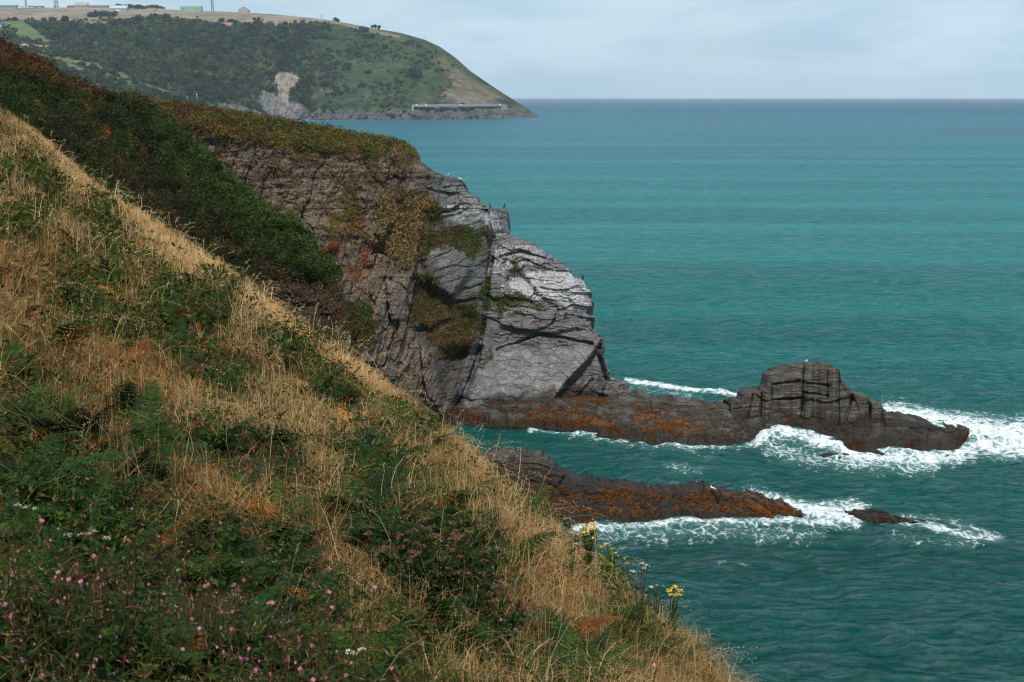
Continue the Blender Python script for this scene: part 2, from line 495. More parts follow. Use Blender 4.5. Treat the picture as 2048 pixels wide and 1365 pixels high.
# ================================================================== SEA
FOAM_LINES = [   # (points in photograph pixels, half width, density) - turned into places on the water
    ([(1252, 763), (1300, 770), (1360, 777), (1420, 786), (1505, 798)], 4.5, 1.25),
    ([(1262, 778), (1330, 786), (1400, 800)], 8, 0.42),
    ([(1060, 858), (1120, 862), (1180, 868), (1280, 887), (1380, 898), (1480, 898), (1530, 888)], 6, 0.68),
    ([(1130, 866), (1230, 884), (1330, 900), (1440, 905)], 12, 0.33),
    ([(1515, 888), (1545, 874), (1600, 882), (1660, 898), (1700, 910)], 12, 1.1),
    ([(1545, 905), (1640, 925), (1740, 935), (1860, 938)], 22, 0.62),
    ([(1775, 828), (1850, 842), (1920, 858), (2010, 872), (2100, 885)], 24, 1.25),
    ([(1700, 912), (1800, 915), (1900, 918), (1960, 895), (2060, 905)], 22, 1.0),
    ([(1800, 818), (1880, 828), (1990, 838), (2080, 840)], 9, 0.5),
    ([(1150, 1064), (1250, 1062), (1350, 1054), (1480, 1056), (1590, 1054), (1680, 1062)], 10, 0.85),
    ([(1190, 1078), (1300, 1072), (1480, 1074), (1640, 1080)], 16, 0.5),
    ([(1500, 998), (1590, 1022), (1650, 1030), (1710, 1022)], 22, 0.98),
    ([(1610, 1030), (1680, 1040), (1710, 1055)], 18, 1.0),
    ([(1640, 1008), (1700, 1014), (1740, 1020)], 5, 0.6),
    ([(1770, 1055), (1850, 1066), (1900, 1078), (1990, 1088)], 10, 0.75),
    ([(1770, 1036), (1850, 1040), (1930, 1064), (2010, 1084)], 9, 0.5),
    ([(1780, 1085), (1900, 1098), (2000, 1092)], 12, 0.38),
    ([(1330, 938), (1400, 948)], 9, 0.42),
    ([(1345, 968), (1400, 972)], 8, 0.34),
    ([(1370, 905), (1420, 925)], 10, 0.25),
    ([(1280, 976), (1345, 978)], 7, 0.5),
    ([(1430, 985), (1500, 1002)], 8, 0.55),
    ([(600, 241), (800, 239.5), (1000, 238), (1050, 236)], 1.2, 0.45),
    ([(1200, 1100), (1420, 1092)], 9, 0.22),
    ([(1440, 1130), (1500, 1134)], 7, 0.3),
]


def build_sea():
    r = np.concatenate([np.arange(45, 68, 0.5), np.arange(68, 140, 0.16), np.arange(140, 250, 0.26), 250 * np.exp(np.arange(0, math.log(22000 / 250), 0.0075)), [22000.0]])
    th = np.radians(np.concatenate([np.linspace(-40, -6.5, 60), np.linspace(-6, 21, 560), np.linspace(21.5, 44, 50)]))
    R, TH = np.meshgrid(r, th, indexing='ij')
    X, Y = R * np.sin(TH), R * np.cos(TH)
    near = 1 - sstep(190, 420, R)
    mid = 1 - sstep(500, 1500, R)
    # swell running in to the shore, wind waves and chop on top
    wx, wy = X + 1.5 * fbm(X / 9, Y / 9, 0, 2, 3), Y + 1.5 * fbm(X / 9, Y / 9, 3.0, 2, 4)
    Z = 0.17 * np.sin((wy * 0.96 + wx * 0.2 + 6 * fbm(X / 40, Y / 40, 0, 2, 3)) * 2 * math.pi / 17.0) * near
    Z += 0.30 * fbm(X / 30, Y / 11, 0, 2, 7) * mid
    rid = lambda u, v, s: 1 - 2 * np.abs(fbm(u, v, 0, 2, s))
    Z += near * (0.17 * rid(wx / 4.6, wy / 2.6, 9) + 0.13 * rid(wx / 2.2, wy / 1.15, 11) + 0.05 * fbm(X / 1.0, Y / 0.6, 0, 2, 13))
    Z += (1 - near) * 0.32 * fbm(X / 5.0, Y / 5.0, 0, 2, 15) * (1 - sstep(1800, 4000, R)) + sstep(1200, 3000, R) * 0.35 * fbm(X / 30, Y / 30, 0, 2, 17)
    Z = Z * sstep(0, 20, R - 40)
    P = np.stack([X, Y, Z], -1)
    px, py = proj(np.stack([X, Y, 0 * X], -1))
    dens = np.zeros(X.shape)
    sel = (px > 560) & (px < 2200) & (py < 1180)
    qx, qy = px[sel], py[sel]
    acc = np.zeros(qx.shape)
    for line, w, d in FOAM_LINES:
        dist, _ = seg_dist(qx, qy, line)
        e = d * np.exp(-(dist / w) ** 2)
        acc = np.maximum(acc, e) + 0.25 * np.minimum(acc, e)
    dens[sel] = np.clip(acc, 0, 1.3)
    # one small breaker against the shelf
    dist, _ = seg_dist(px, py, [(1525, 886), (1550, 874), (1610, 884), (1680, 903)])
    P[..., 2] += 0.55 * np.exp(-(dist / 14) ** 2)
    P[..., 2] += 0.32 * np.clip(dens, 0, 1) * np.clip(0.35 + fbm(X / 1.3, Y / 1.0, 0, 3, 19), 0, 1)
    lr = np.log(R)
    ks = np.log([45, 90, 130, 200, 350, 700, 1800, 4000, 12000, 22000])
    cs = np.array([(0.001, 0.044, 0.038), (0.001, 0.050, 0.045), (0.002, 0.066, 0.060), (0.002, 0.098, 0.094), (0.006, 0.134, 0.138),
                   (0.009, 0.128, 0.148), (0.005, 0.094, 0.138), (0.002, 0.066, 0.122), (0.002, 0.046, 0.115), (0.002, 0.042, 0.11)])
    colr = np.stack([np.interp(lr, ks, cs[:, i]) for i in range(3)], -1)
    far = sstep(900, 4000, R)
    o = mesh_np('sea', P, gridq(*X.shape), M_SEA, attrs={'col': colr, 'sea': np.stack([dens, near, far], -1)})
    tag(o, kind='structure')
    o['label'] = 'teal sea with wind ripples, paler foam round the rocks'
    return o


build_sea()


# ================================================================== ROCK RELIEF
def h01(i, j, seed):
    return _h(np.asarray(i).astype(np.int64), np.asarray(j).astype(np.int64), np.zeros(np.shape(i), np.int64), seed)


def courses(a, c, th, la, seed):
    """staggered broken beds: thickness th, block length la -> offsets about +-0.5 with grooves"""
    k = (c + th * (0.55 * fbm(a / (3.0 * th), c / (3.0 * th), 0, 3, seed) + 0.16 * fbm(a / (0.5 * th), c / (0.5 * th), 0, 2, seed + 1))) / th
    i = np.floor(k)
    f = k - i
    ln = la * (0.5 + 1.1 * h01(i, 0 * i, seed + 2))
    j = (a + la * (0.35 * fbm(a / la, c / la, 0, 2, seed + 3) + 0.08 * fbm(a / (0.2 * la), c / (0.2 * la), 0, 2, seed + 9))) / ln + 7.3 * h01(i, 0 * i + 1, seed + 4)
    jj = np.floor(j)
    g = j - jj
    r0 = h01(i, jj, seed + 5)
    D = r0 - 0.5
    D = D + (f - 0.5) * 0.5 * (h01(i, jj, seed + 6) - 0.2) + (g - 0.5) * 0.55 * (h01(i, jj, seed + 7) - 0.5)
    D = D - 0.42 * np.exp(-(f / 0.08) ** 2) * (h01(i, 0 * i, seed + 8) > 0.45) * sstep(-0.2, 0.3, fbm(a / (2 * th), c / th, 0, 2, seed + 10))
    D = D - 0.45 * np.exp(-(g * ln / (0.10 * th + 0.03)) ** 2) * (h01(i, jj, seed + 11) > 0.5)
    return D


def strata(a, c, seed, amp=1.0):
    """a, c in metres along and across the bedding -> outward offset in metres"""
    w = fbm(a * 0.16, c * 0.2, 0, 3, seed)
    D = 0.95 * courses(a, c, 2.1, 6.5, seed + 20)
    D += 0.48 * courses(a, c, 0.72, 2.6, seed + 40) * (0.6 + 0.8 * np.clip(w + 0.3, 0, 1))
    D += 0.20 * courses(a, c, 0.26, 1.0, seed + 60)
    D += 0.6 * w + 0.13 * fbm(a * 1.6, c * 2.4, 0, 3, seed + 5)
    return D * amp


def push(P, D):
    rel = P - np.array([0, 0, CAMZ])
    d = np.linalg.norm(rel, axis=-1, keepdims=True)
    return np.array([0, 0, CAMZ]) + rel * (1 - D[..., None] / d)


HEATH_EDGE = pl([(150, 225), (300, 232), (380, 255), (480, 285), (600, 298), (700, 308), (830, 313), (900, 330)])


def build_cliff():
    right = [(190, 190), (197, 262), (204, 300), (216, 400), (230, 500), (243, 565), (253, 640), (262, 690), (270, 735), (277, 778), (284, 808),
             (291, 822), (300, 828), (314, 827), (320, 838), (331, 852), (343, 868), (352, 890), (358, 914), (368, 926), (380, 934), (391, 950),
             (402, 962), (413, 972), (417, 976), (418, 1011), (467, 1012), (470, 1021), (480, 1046), (491, 1072), (505, 1094), (520, 1116), (533, 1134),
             (545, 1142), (553, 1144), (556, 1168), (572, 1170), (582, 1173), (596, 1184), (604, 1190), (612, 1190), (615, 1174), (628, 1168),
             (632, 1182), (640, 1180), (645, 1172), (655, 1180), (668, 1196), (676, 1203), (690, 1206), (710, 1207), (738, 1211), (752, 1215),
             (756, 1232), (764, 1250), (776, 1257), (786, 1262), (792, 1275), (800, 1278), (830, 1280), (900, 1285)]
    ra = np.array(right, float)
    py = np.concatenate([np.arange(192, 330, 0.8), np.arange(330, 880, 0.9)])
    R = np.interp(py, ra[:, 0], ra[:, 1]) + 3.0 * fbm(py / 9, 0 * py, 0, 3, 31) + np.where((py > 325) & ((py < 405) | (py > 472)), np.interp(py, [500, 550, 640, 680], [9.0, 20.0, 20.0, 9.0]) * (h01(np.floor(py / 7.3 + 0.4 * fbm(py / 20, 0 * py, 0, 2, 33)), 0 * np.floor(py), 35) - 0.5), 0)
    L = np.interp(py, [190, 230, 310, 385, 445, 545, 640, 760, 880], [150, 230, 330, 420, 470, 560, 600, 700, 800])
    s = np.linspace(0, 1, 860)
    PX = L[:, None] + (R - L)[:, None] * s
    PY = np.repeat(py[:, None], len(s), 1)
    edge = HEATH_EDGE(PX)
    top = np.maximum(edge - PY, 0)
    Y = 149 - 0.075 * np.maximum(1000 - PX, 0) + 0.033 * (700 - PY) + 0.30 * top * sstep(0, 30, top)
    Y = Y + 3.5 * sstep(0.93, 1.0, s)[None, :] ** 2 * sstep(690, 500, PY)
    # features (metres, + towards the viewer)
    px, qy = PX, PY
    sc = 1 / 20.0
    xa = np.interp(qy, [190, 300, 400, 480, 560, 650, 720, 800, 880], [720, 770, 850, 838, 828, 815, 868, 890, 905])
    xb = 985 - (qy - 480) * 0.2286
    wA = 1 - sstep(-8, 8, px - xa)
    wC = sstep(-5, 5, px - xb)
    wB = np.clip(1 - wA - wC, 0, 1)

    def ac(dx, dy):
        n = math.hypot(dx, dy)
        return (px * dx + qy * dy) / n * sc, (-px * dy + qy * dx) / n * sc
    slab = poly(px, qy, [(985, 688), (1050, 676), (1100, 690), (1185, 690), (1196, 715), (1150, 745), (1125, 775), (1090, 832), (950, 835), (945, 790), (965, 740)], 8)
    slab2 = poly(px, qy, [(1000, 618), (1100, 618), (1120, 640), (1060, 650), (1000, 660), (985, 650)], 6)
    D = wA * strata(*ac(0.36, -1), 41, 1.7) + wB * strata(*ac(1, -0.34), 43, 0.95) + wC * strata(*ac(1, 0.13), 47, 0.78) * (1 - 0.75 * slab)
    earthy0 = poly(px, qy, [(150, 220), (600, 290), (830, 312), (850, 345), (740, 400), (740, 470), (690, 540), (640, 440), (560, 420), (430, 330)], 30)
    lc = strata(*ac(1, -0.25), 49, 1.0)
    up = sstep(470, 420, qy) * sstep(820, 870, px)
    D = D * (1 - up) + lc * up
    D = D * (1 - 0.45 * earthy0) + earthy0 * (0.35 * fbm(px / 9, qy / 6, 0, 4, 63) + 0.5 * fbm(px / 26, qy / 12, 0, 3, 65))
    D = D * (1 - 0.75 * sstep(0, 14, top)) + 0.6 * fbm(px / 28, qy / 14, 0, 3, 61) * sstep(0, 14, top)

    def crack(line, w, dep):
        d, _ = seg_dist(px, qy, line)
        d = d + 2.2 * fbm(px / 13, qy / 13, 0, 3, 77)
        return dep * sstep(w * 1.1, w * 0.35, np.abs(d)) * (0.65 + 0.5 * fbm(px / 30, qy / 30, 0, 2, 79))
    c1 = [(988, 474), (976, 560), (968, 640), (955, 720), (928, 790), (900, 838)]
    D -= crack(c1, 6, 1.9)
    d, sd = seg_dist(px, qy, c1)
    D += 1.3 * np.exp(-((d - 17) / 8) ** 2) * (sd > 0) * sstep(560, 600, qy)
    c2 = [(838, 455), (830, 560), (814, 650), (792, 715)]
    d2, sd2 = seg_dist(px + 4 * fbm(px / 14, qy / 14, 0, 3, 78), qy, c2)
    D -= 1.5 * np.exp(-d2 / 40) * (sd2 < 0) * sstep(430, 480, qy) * sstep(740, 690, qy)
    D += 0.9 * np.exp(-d2 / 30) * (sd2 > 0) * sstep(430, 480, qy) * sstep(740, 690, qy)
    D -= 3.0 * poly(px, qy, [(885, 700), (960, 700), (935, 790), (912, 845), (885, 800)], 16)
    D += 2.4 * poly(px, qy, [(640, 560), (790, 540), (812, 650), (850, 690), (868, 700), (885, 770), (885, 830), (760, 800), (660, 700)], 9)
    D += 1.2 * poly(px, qy, [(600, 440), (690, 450), (700, 500), (680, 620), (600, 600)], 10)
    # upright ribs of the brown wall
    jx = px + 3 * fbm(px / 12, qy / 12, 0, 3, 74)
    for pts, h_ in (([(770, 548), (822, 552), (808, 640), (780, 640)], 1.3), ([(752, 600), (775, 600), (752, 725), (724, 725)], 1.5), ([(800, 640), (814, 650), (790, 760), (768, 760)], 1.2),
                    ([(838, 668), (868, 700), (884, 810), (852, 810)], 1.4), ([(700, 480), (724, 482), (694, 610), (670, 610)], 1.1), ([(620, 448), (690, 455), (676, 500), (624, 506)], 1.0),
                    ([(800, 330), (826, 330), (806, 400), (782, 400)], 0.9), ([(770, 420), (792, 420), (770, 470), (750, 470)], 0.8), ([(860, 350), (884, 352), (872, 420), (850, 420)], 0.8)):
        D += h_ * poly(jx, qy, pts, 2.5)
    D -= 1.6 * poly(px, qy, [(690, 470), (770, 500), (790, 560), (760, 580), (700, 520)], 16)
    D += 1.5 * poly(px, qy, [(842, 500), (925, 485), (945, 540), (905, 595), (860, 570)], 8)
    D -= 2.4 * poly(px, qy, [(1203, 684), (1214, 755), (1185, 790), (1100, 850), (1088, 835), (1130, 772), (1178, 722)], 7)
    D += 0.8 * poly(px, qy, [(1000, 612), (1180, 606), (1188, 650), (1100, 668), (1000, 655)], 5)
    D += 0.8 * poly(px, qy, [(1040, 545), (1175, 552), (1190, 612), (1090, 600)], 5)
    D -= crack([(995, 700), (1080, 668), (1185, 688)], 4, 1.1)
    D -= crack([(1002, 514), (1042, 503), (1105, 522)], 4, 1.2)
    D -= crack([(985, 600), (1040, 600), (1110, 612)], 5, 0.9)
    D -= crack([(1190, 830), (1215, 752)], 4, 1.2)
    D -= crack([(1130, 855), (1150, 800), (1185, 760)], 4, 0.9)
    D -= crack([(905, 605), (960, 600)], 5, 0.7)
    D -= crack([(860, 380), (900, 390), (950, 385)], 4, 0.9)
    D -= crack([(985, 440), (1012, 438)], 2, 0.8)
    D += 1.0 * poly(px, qy, [(976, 417), (1012, 417), (1012, 468), (985, 466)], 3)
    D -= 1.3 * poly(px, qy, [(820, 550), (960, 640), (960, 700), (870, 720), (815, 655)], 18)
    D += 1.2 * fbm(px / 90, qy / 90, 0, 3, 81)
    D *= sstep(0.0, 0.02, 1 - s[None, :]) * 0.75 + 0.25
    P0 = at_y(PX, PY, Y)
    P = push(P0, D)
    # attributes
    _nx, _ny = fbm(px / 17, qy / 17, 0, 4, 83), fbm(px / 17 + 50, qy / 17, 0, 4, 85)
    px, qy = px + 20 * _nx, qy + 16 * _ny
    bedx = np.where((wA > .5)[..., None], np.stack(ac(0.36, -1), -1), np.where((wC > .5)[..., None], np.stack(ac(1, 0.13), -1), np.stack(ac(1, -0.34), -1)))
    vg = 0 * px
    for pts in ([(745, 405), (800, 370), (870, 395), (888, 430), (850, 475), (835, 520), (795, 545), (765, 500), (755, 450)],
                [(838, 462), (880, 462), (960, 452), (980, 470), (950, 498), (942, 535), (925, 505), (895, 485), (862, 512), (838, 505)],
                [(835, 540), (870, 560), (905, 602), (962, 615), (975, 650), (950, 682), (930, 712), (905, 725), (868, 705), (842, 655), (812, 655), (826, 600)],
                [(985, 598), (1040, 592), (1100, 605), (1095, 614), (1030, 610), (985, 622)],
                [(1018, 514), (1046, 514), (1040, 540), (1022, 550)], [(962, 545), (985, 560), (978, 625), (958, 600)],
                [(655, 425), (700, 425), (708, 450), (672, 460)], [(720, 605), (755, 605), (745, 640), (722, 640)],
                [(735, 330), (760, 340), (775, 375), (745, 370)], [(780, 310), (830, 315), (815, 350), (790, 350)],
                [(640, 620), (700, 600), (760, 640), (740, 700), (660, 690)], [(780, 470), (835, 470), (830, 530), (795, 545)],
                [(1030, 625), (1045, 628), (1040, 640), (1028, 636)], [(975, 700), (985, 700), (975, 740), (965, 735)]):
        vg = np.maximum(vg, poly(px, qy, pts, 9))
    vg = vg * sstep(-0.45, 0.05, fbm(px / 13, qy / 10, 0, 4, 89) + 0.55 * (vg - 0.5))
    # sparse tufts over the earthy upper face
    earthy = poly(px, qy, [(150, 220), (600, 290), (830, 312), (850, 345), (740, 400), (760, 500), (700, 560), (640, 480), (560, 420), (430, 330)], 25)
    vg = np.maximum(vg, earthy * sstep(0.08, 0.35, fbm(px / 22, qy / 13, 0, 4, 91)) * 0.75)
    heath = sstep(-6, 6, edge - qy + 7 * fbm(px / 20, qy / 20, 0, 3, 93))
    vg = np.maximum(vg, heath)
    brown = np.clip(0.9 * wA * sstep(900, 700, px) + earthy * 1.0 + 0.5 * wA, 0, 1) * (0.65 + 0.35 * fbm(px / 30, qy / 30, 0, 3, 95))
    gu = 0 * px
    for pts, k in (([(965, 415), (1013, 415), (1013, 470), (985, 482), (955, 440)], 0.75), ([(895, 400), (960, 388), (972, 430), (930, 455), (905, 445)], 0.62),
                   ([(1000, 480), (1072, 488), (1110, 520), (1060, 532), (1012, 545), (985, 570), (985, 500)], 0.72),
                   ([(1055, 536), (1140, 543), (1170, 556), (1178, 600), (1168, 630), (1100, 602), (1050, 592), (1010, 590), (1010, 560)], 0.95),
                   ([(1015, 590), (1050, 590), (1060, 620), (1010, 625)], 0.4), ([(960, 380), (990, 470), (960, 400)], 0.4)):
        gu = np.maximum(gu, k * poly(px, qy, pts, 9))
    bluish = np.maximum(slab * 0.9, 0.6 * slab2)
    bluish = np.maximum(bluish, 0.45 * poly(px, qy, [(850, 505), (930, 490), (975, 520), (965, 580), (905, 590)], 12))
    bluish = np.maximum(bluish, 0.75 * poly(px, qy, [(780, 555), (820, 560), (812, 620), (785, 620)], 8))  # slab beside the corner: light falling on it put into a paler tone
    bluish = np.maximum(bluish, 0.5 * wC)
    bluish = np.maximum(bluish, 0.55 * poly(px, qy, [(870, 350), (935, 372), (1012, 415), (1012, 480), (900, 440), (850, 380)], 14))
    bluish = np.maximum(bluish, 0.35 * wA * sstep(0.05, 0.4, fbm(px / 35, qy / 60, 0, 3, 99)) * (1 - earthy))
    wet = sstep(2.2, 0.5, P[..., 2] + 0.7 * fbm(px / 20, qy / 10, 0, 3, 97))
    sw = sstep(840, 848, qy) * 0.8
    # lichen: rusty streaks on the left wall
    A = np.stack([vg, gu, brown], -1)
    B = np.stack([bluish, sw, wet], -1)
    BD = np.concatenate([bedx, 0 * bedx[..., :1]], -1)
    # the seaward back of the headland: four more columns behind the skyline
    E = P[:, -1]
    Eb = [E]
    for dx, dy, k in ((0.3, 3.0, -0.6), (0.5, 9, -3.0), (-2, 20, -9.0), (-6, 40, -60.0)):
        q = E + np.array([dx, dy, 0])
        q[:, 2] = np.maximum(E[:, 2] + k, -2.0)
        Eb.append(q)
    Eb = np.stack(Eb[1:], 1)
    n = Eb.shape[1]
    Pall = np.concatenate([P, Eb], 1)
    A = np.concatenate([A, np.repeat(A[:, -1:], n, 1)], 1)
    B = np.concatenate([B, np.repeat(B[:, -1:], n, 1)], 1)
    BD = np.concatenate([BD, np.repeat(BD[:, -1:], n, 1)], 1)
    lf = Pall[:, :1] + np.array([-30.0, -6.0, 0])
    ft = np.concatenate([lf, Pall], 1)[-1:] * np.array([1, 1, 0]) + np.array([0, -0.5, -2.0])
    Pall = np.concatenate([np.concatenate([lf, Pall], 1), ft], 0)
    A, B, BD = [np.concatenate([np.concatenate([q[:, :1], q], 1), np.concatenate([q[:, :1], q], 1)[-1:]], 0) for q in (A, B, BD)]
    o = mesh_np('cliff', Pall, gridq(*Pall.shape[:2]), M_ROCK, attrs={'mA': A, 'mB': B, 'bed': BD})
    tag(o, kind='structure')
    o['label'] = 'tall grey slate sea cliff with white guano and grassy ledges'
    return P, PX, PY, vg, heath, earthy, wA


CL = build_cliff()


def build_fin(name, top, foot, thick, label, cat, seed, adir=(1, 0.05), ramp=0.5, ad=0.75, amp=1.0, cracks=(), slab=None, sw_hi=1.3, wet_hi=1.8, ncol=620, guano=None, greyer=0.0, pushes=(), swd=0.8, coarse=1.0, fl=1.0):
    ft, ff = np.array(top, float), np.array(foot, float)
    x0, x1 = ft[0, 0], ft[-1, 0]
    xs = np.linspace(x0, x1, ncol)
    pt = np.interp(xs, ft[:, 0], ft[:, 1]) + 2.2 * fbm(xs / 10, 0 * xs, 0, 3, seed)
    pb = np.interp(xs, ff[:, 0], ff[:, 1]) + 2.5 * fbm(xs / 16, 0 * xs + 5, 0, 3, seed + 1)
    pt = np.minimum(pt, pb - 1.5)
    t = np.concatenate([[-0.25, -0.12, -0.05], np.linspace(0, 1, 170)])
    T = np.repeat(t[:, None], ncol, 1)
    PX = np.repeat(xs[None], len(t), 0)
    PY = pb[None] + (pt - pb)[None] * T
    Yf = sea_y(xs, pb)
    reach = sea_y(xs, pt) - Yf
    adv = ad(xs) if callable(ad) else ad
    tc = np.clip(T, 0, 1)
    g = np.where(tc < ramp, 0.72 * tc / ramp, 0.72 + 0.28 * ((tc - ramp) / (1 - ramp)) ** 1.4)
    Y = Yf[None] + (adv * reach)[None] * g
    sc = 1 / 21.0
    n = math.hypot(*adir)
    a = (PX * adir[0] + PY * adir[1]) / n * sc
    c = (-PX * adir[1] + PY * adir[0]) / n * sc
    D = strata(a * coarse, c * coarse, seed + 7, amp) * (0.35 + 0.65 * sstep(0.1, 0.5, tc))
    for line, w, dep in cracks:
        d, _ = seg_dist(PX, PY, line)
        D -= dep * np.exp(-((d + 1.5 * fbm(PX / 9, PY / 9, 0, 2, seed + 9)) / w) ** 2)
    for pts, dep, soft in pushes:
        D += dep * poly(PX, PY, pts, soft)
    D += 0.5 * fbm(PX / 45, PY / 45, 0, 3, seed + 11)
    D *= (1 - 0.85 * sstep(0.86, 1.0, tc)) * sstep(-0.03, 0.08, T)
    P = push(at_y(PX, PY, Y), D)
    floor_ = 0.48 * sstep(0.0, 0.12, T) + 0.25 * tc + 0.15 * fbm(PX / 14, PY / 7, 0, 3, seed + 15)
    floor_ += sstep(0.03, 0.15, T) * sstep(1.0, 0.8, T) * (0.42 * (courses(P[..., 0] + 0.3 * P[..., 1], P[..., 1], 2.2, 3.0, seed + 16) + 0.5) + 0.22 * courses(P[..., 0], P[..., 1], 0.9, 1.3, seed + 90))
    floor_ = floor_ * fl
    P[..., 2] = np.where(T > 0.02, np.maximum(P[..., 2], floor_), P[..., 2])
    z = P[..., 2]
    nz = fbm(PX / 24, PY / 10, 0, 3, seed + 13)
    wet = sstep(wet_hi, wet_hi * 0.35, z + 0.6 * nz)
    sw = sstep(sw_hi, sw_hi * 0.6, z + 0.4 * nz) * (swd(PX) if callable(swd) else swd) * sstep(0.05, 0.2, T)
    bl = poly(PX, PY, slab, 5) if slab else 0 * z
    gu = guano(PX, PY) if guano else 0 * z
    A = np.stack([0 * z, gu, 0 * z], -1)
    B = np.stack([np.maximum(bl, greyer), sw, wet], -1)
    E = P[-1]
    back = []
    for fy, dz in ((0.25, -0.15), (0.6, -0.6), (1.0, -9.0)):
        q = E.copy()
        q[:, 1] += thick * fy
        q[:, 2] = np.maximum(np.where(dz < -5, -1.5, E[:, 2] + dz * (0.4 + E[:, 2] * 0.25)), -1.5)
        back.append(q + 0.3 * np.stack([fbm(xs / 9, 0 * xs + fy * 9, 0, 2, seed + k) for k in range(3)], -1))
    n = len(back)
    P = np.concatenate([P, np.stack(back, 0)], 0)
    A = np.concatenate([A, np.repeat(A[-1:], n, 0)], 0)
    B = np.concatenate([B, np.repeat(B[-1:], n, 0)], 0)
    BD = np.stack([a, c, 0 * a + seed], -1)
    BD = np.concatenate([BD, np.repeat(BD[-1:], n, 0)], 0)
    o = mesh_np(name, P, gridq(*P.shape[:2]), M_ROCK, attrs={'mA': A, 'mB': B, 'bed': BD})
    tag(o, label, cat)
    return P, PX, PY


SHELF = build_fin('rock_shelf',
                  [(880, 824), (1000, 824), (1090, 822), (1150, 812), (1186, 800), (1210, 800), (1262, 795), (1275, 790), (1300, 793), (1304, 802), (1340, 799), (1400, 808), (1440, 816),
                   (1464, 814), (1470, 808), (1500, 806), (1560, 802)],
                  [(880, 848), (1000, 853), (1100, 857), (1180, 868), (1280, 887), (1400, 895), (1480, 894), (1560, 890)],
                  7.0, 'low flat rock shelf draped in orange seaweed joining cliff and sea stack', 'rock shelf', 120, ramp=0.55, ad=pl([(880, 1.0), (1130, 1.0), (1200, 0.72)]),
                  cracks=[([(1296, 830), (1304, 796)], 2.0, 0.8), ([(1330, 850), (1420, 838), (1480, 842)], 2.0, 0.5), ([(1250, 830), (1400, 832)], 2.0, 0.5)],
                  sw_hi=1.05, wet_hi=1.45, amp=0.9, swd=pl([(900, 0.3), (1060, 0.75), (1100, 1.1), (1400, 1.0), (1450, 0.45), (1560, 0.3)]))

STACK_TOP = [(1462, 813), (1468, 808), (1487, 806), (1490, 792), (1499, 789), (1502, 786), (1519, 786), (1522, 783), (1541, 782), (1544, 752), (1556, 744), (1558, 740), (1580, 732), (1603, 727),
             (1640, 727), (1662, 730), (1678, 737), (1683, 760), (1692, 772), (1702, 781), (1712, 790), (1735, 793), (1742, 804), (1762, 808), (1772, 831), (1800, 837),
             (1840, 844), (1862, 850), (1880, 862), (1915, 867), (1938, 877)]
STACK = build_fin('sea_stack', STACK_TOP,
                  [(1462, 893), (1500, 890), (1560, 882), (1620, 896), (1680, 907), (1750, 908), (1800, 905), (1880, 909), (1912, 905), (1938, 881)],
                  9.0, 'dark blocky rounded sea stack standing clear of the water beyond the low shelf', 'sea stack', 150, adir=(1, -0.03), ramp=0.28,
                  ad=pl([(1460, 0.6), (1500, 0.42), (1545, 0.30), (1680, 0.28), (1720, 0.45), (1780, 0.6), (1940, 0.75)]), amp=0.62, ncol=760,
                  cracks=[([(1607, 726), (1604, 800), (1600, 850)], 2.0, 0.9), ([(1543, 770), (1600, 762)], 2.0, 0.7), ([(1604, 785), (1655, 792)], 2.0, 0.9), ([(1655, 735), (1654, 800)], 2.0, 0.6),
                          ([(1490, 860), (1505, 790)], 2.0, 0.8), ([(1518, 850), (1523, 786)], 2.0, 0.7), ([(1538, 860), (1544, 780)], 2.0, 0.7), ([(1543, 800), (1604, 796)], 2.0, 0.5),
                          ([(1690, 850), (1705, 790)], 2.0, 0.8), ([(1735, 860), (1742, 800)], 2.0, 0.7), ([(1600, 765), (1660, 772)], 2.0, 0.5)],
                  slab=[(1540, 830), (1600, 824), (1618, 832), (1600, 852), (1540, 852)], sw_hi=1.1, wet_hi=1.9,
                  guano=lambda x, y: 0.42 * poly(x, y, [(1590, 725), (1680, 728), (1680, 750), (1600, 745)], 6) + 0.18 * poly(x, y, [(1600, 770), (1700, 770), (1680, 850), (1600, 840)], 15),
                  pushes=[([(1544, 745), (1608, 725), (1604, 860), (1540, 860)], 0.35, 3), ([(1608, 790), (1690, 790), (1690, 870), (1608, 860)], 0.4, 3),
                          ([(1684, 760), (1745, 790), (1745, 880), (1684, 880)], -0.8, 6)], swd=pl([(1460, 0.4), (1650, 0.5), (1700, 0.3), (1940, 0.35)]), coarse=0.42)
REEF = build_fin('rock_reef',
                 [(965, 912), (995, 905), (1040, 904), (1075, 909), (1100, 922), (1118, 938), (1135, 953), (1160, 960), (1200, 969), (1235, 973), (1250, 971), (1275, 980), (1310, 986), (1350, 985),
                  (1390, 984), (1412, 981), (1428, 985), (1445, 996), (1465, 999), (1490, 1009), (1520, 1010), (1545, 1020), (1575, 1030), (1600, 1044), (1606, 1047)],
                 [(965, 1040), (1080, 1050), (1150, 1060), (1230, 1060), (1300, 1052), (1360, 1050), (1430, 1054), (1500, 1050), (1560, 1050), (1606, 1049)],
                 6.0, 'long dark low reef with orange weed below the grassy slope, one gull on top', 'reef', 190, adir=(1, 0.10), ramp=0.6,
                 ad=pl([(965, 0.5), (1100, 0.55), (1200, 0.7), (1600, 0.8)]), amp=0.95, sw_hi=1.35, wet_hi=3.2, ncol=640,
                 cracks=[([(1100, 1000), (1130, 950)], 2.0, 0.8), ([(1200, 1040), (1260, 1000), (1330, 990)], 2.0, 0.5)], swd=pl([(1000, 0.7), (1300, 0.62), (1420, 0.6), (1480, 0.85), (1600, 0.9)]), coarse=0.7)
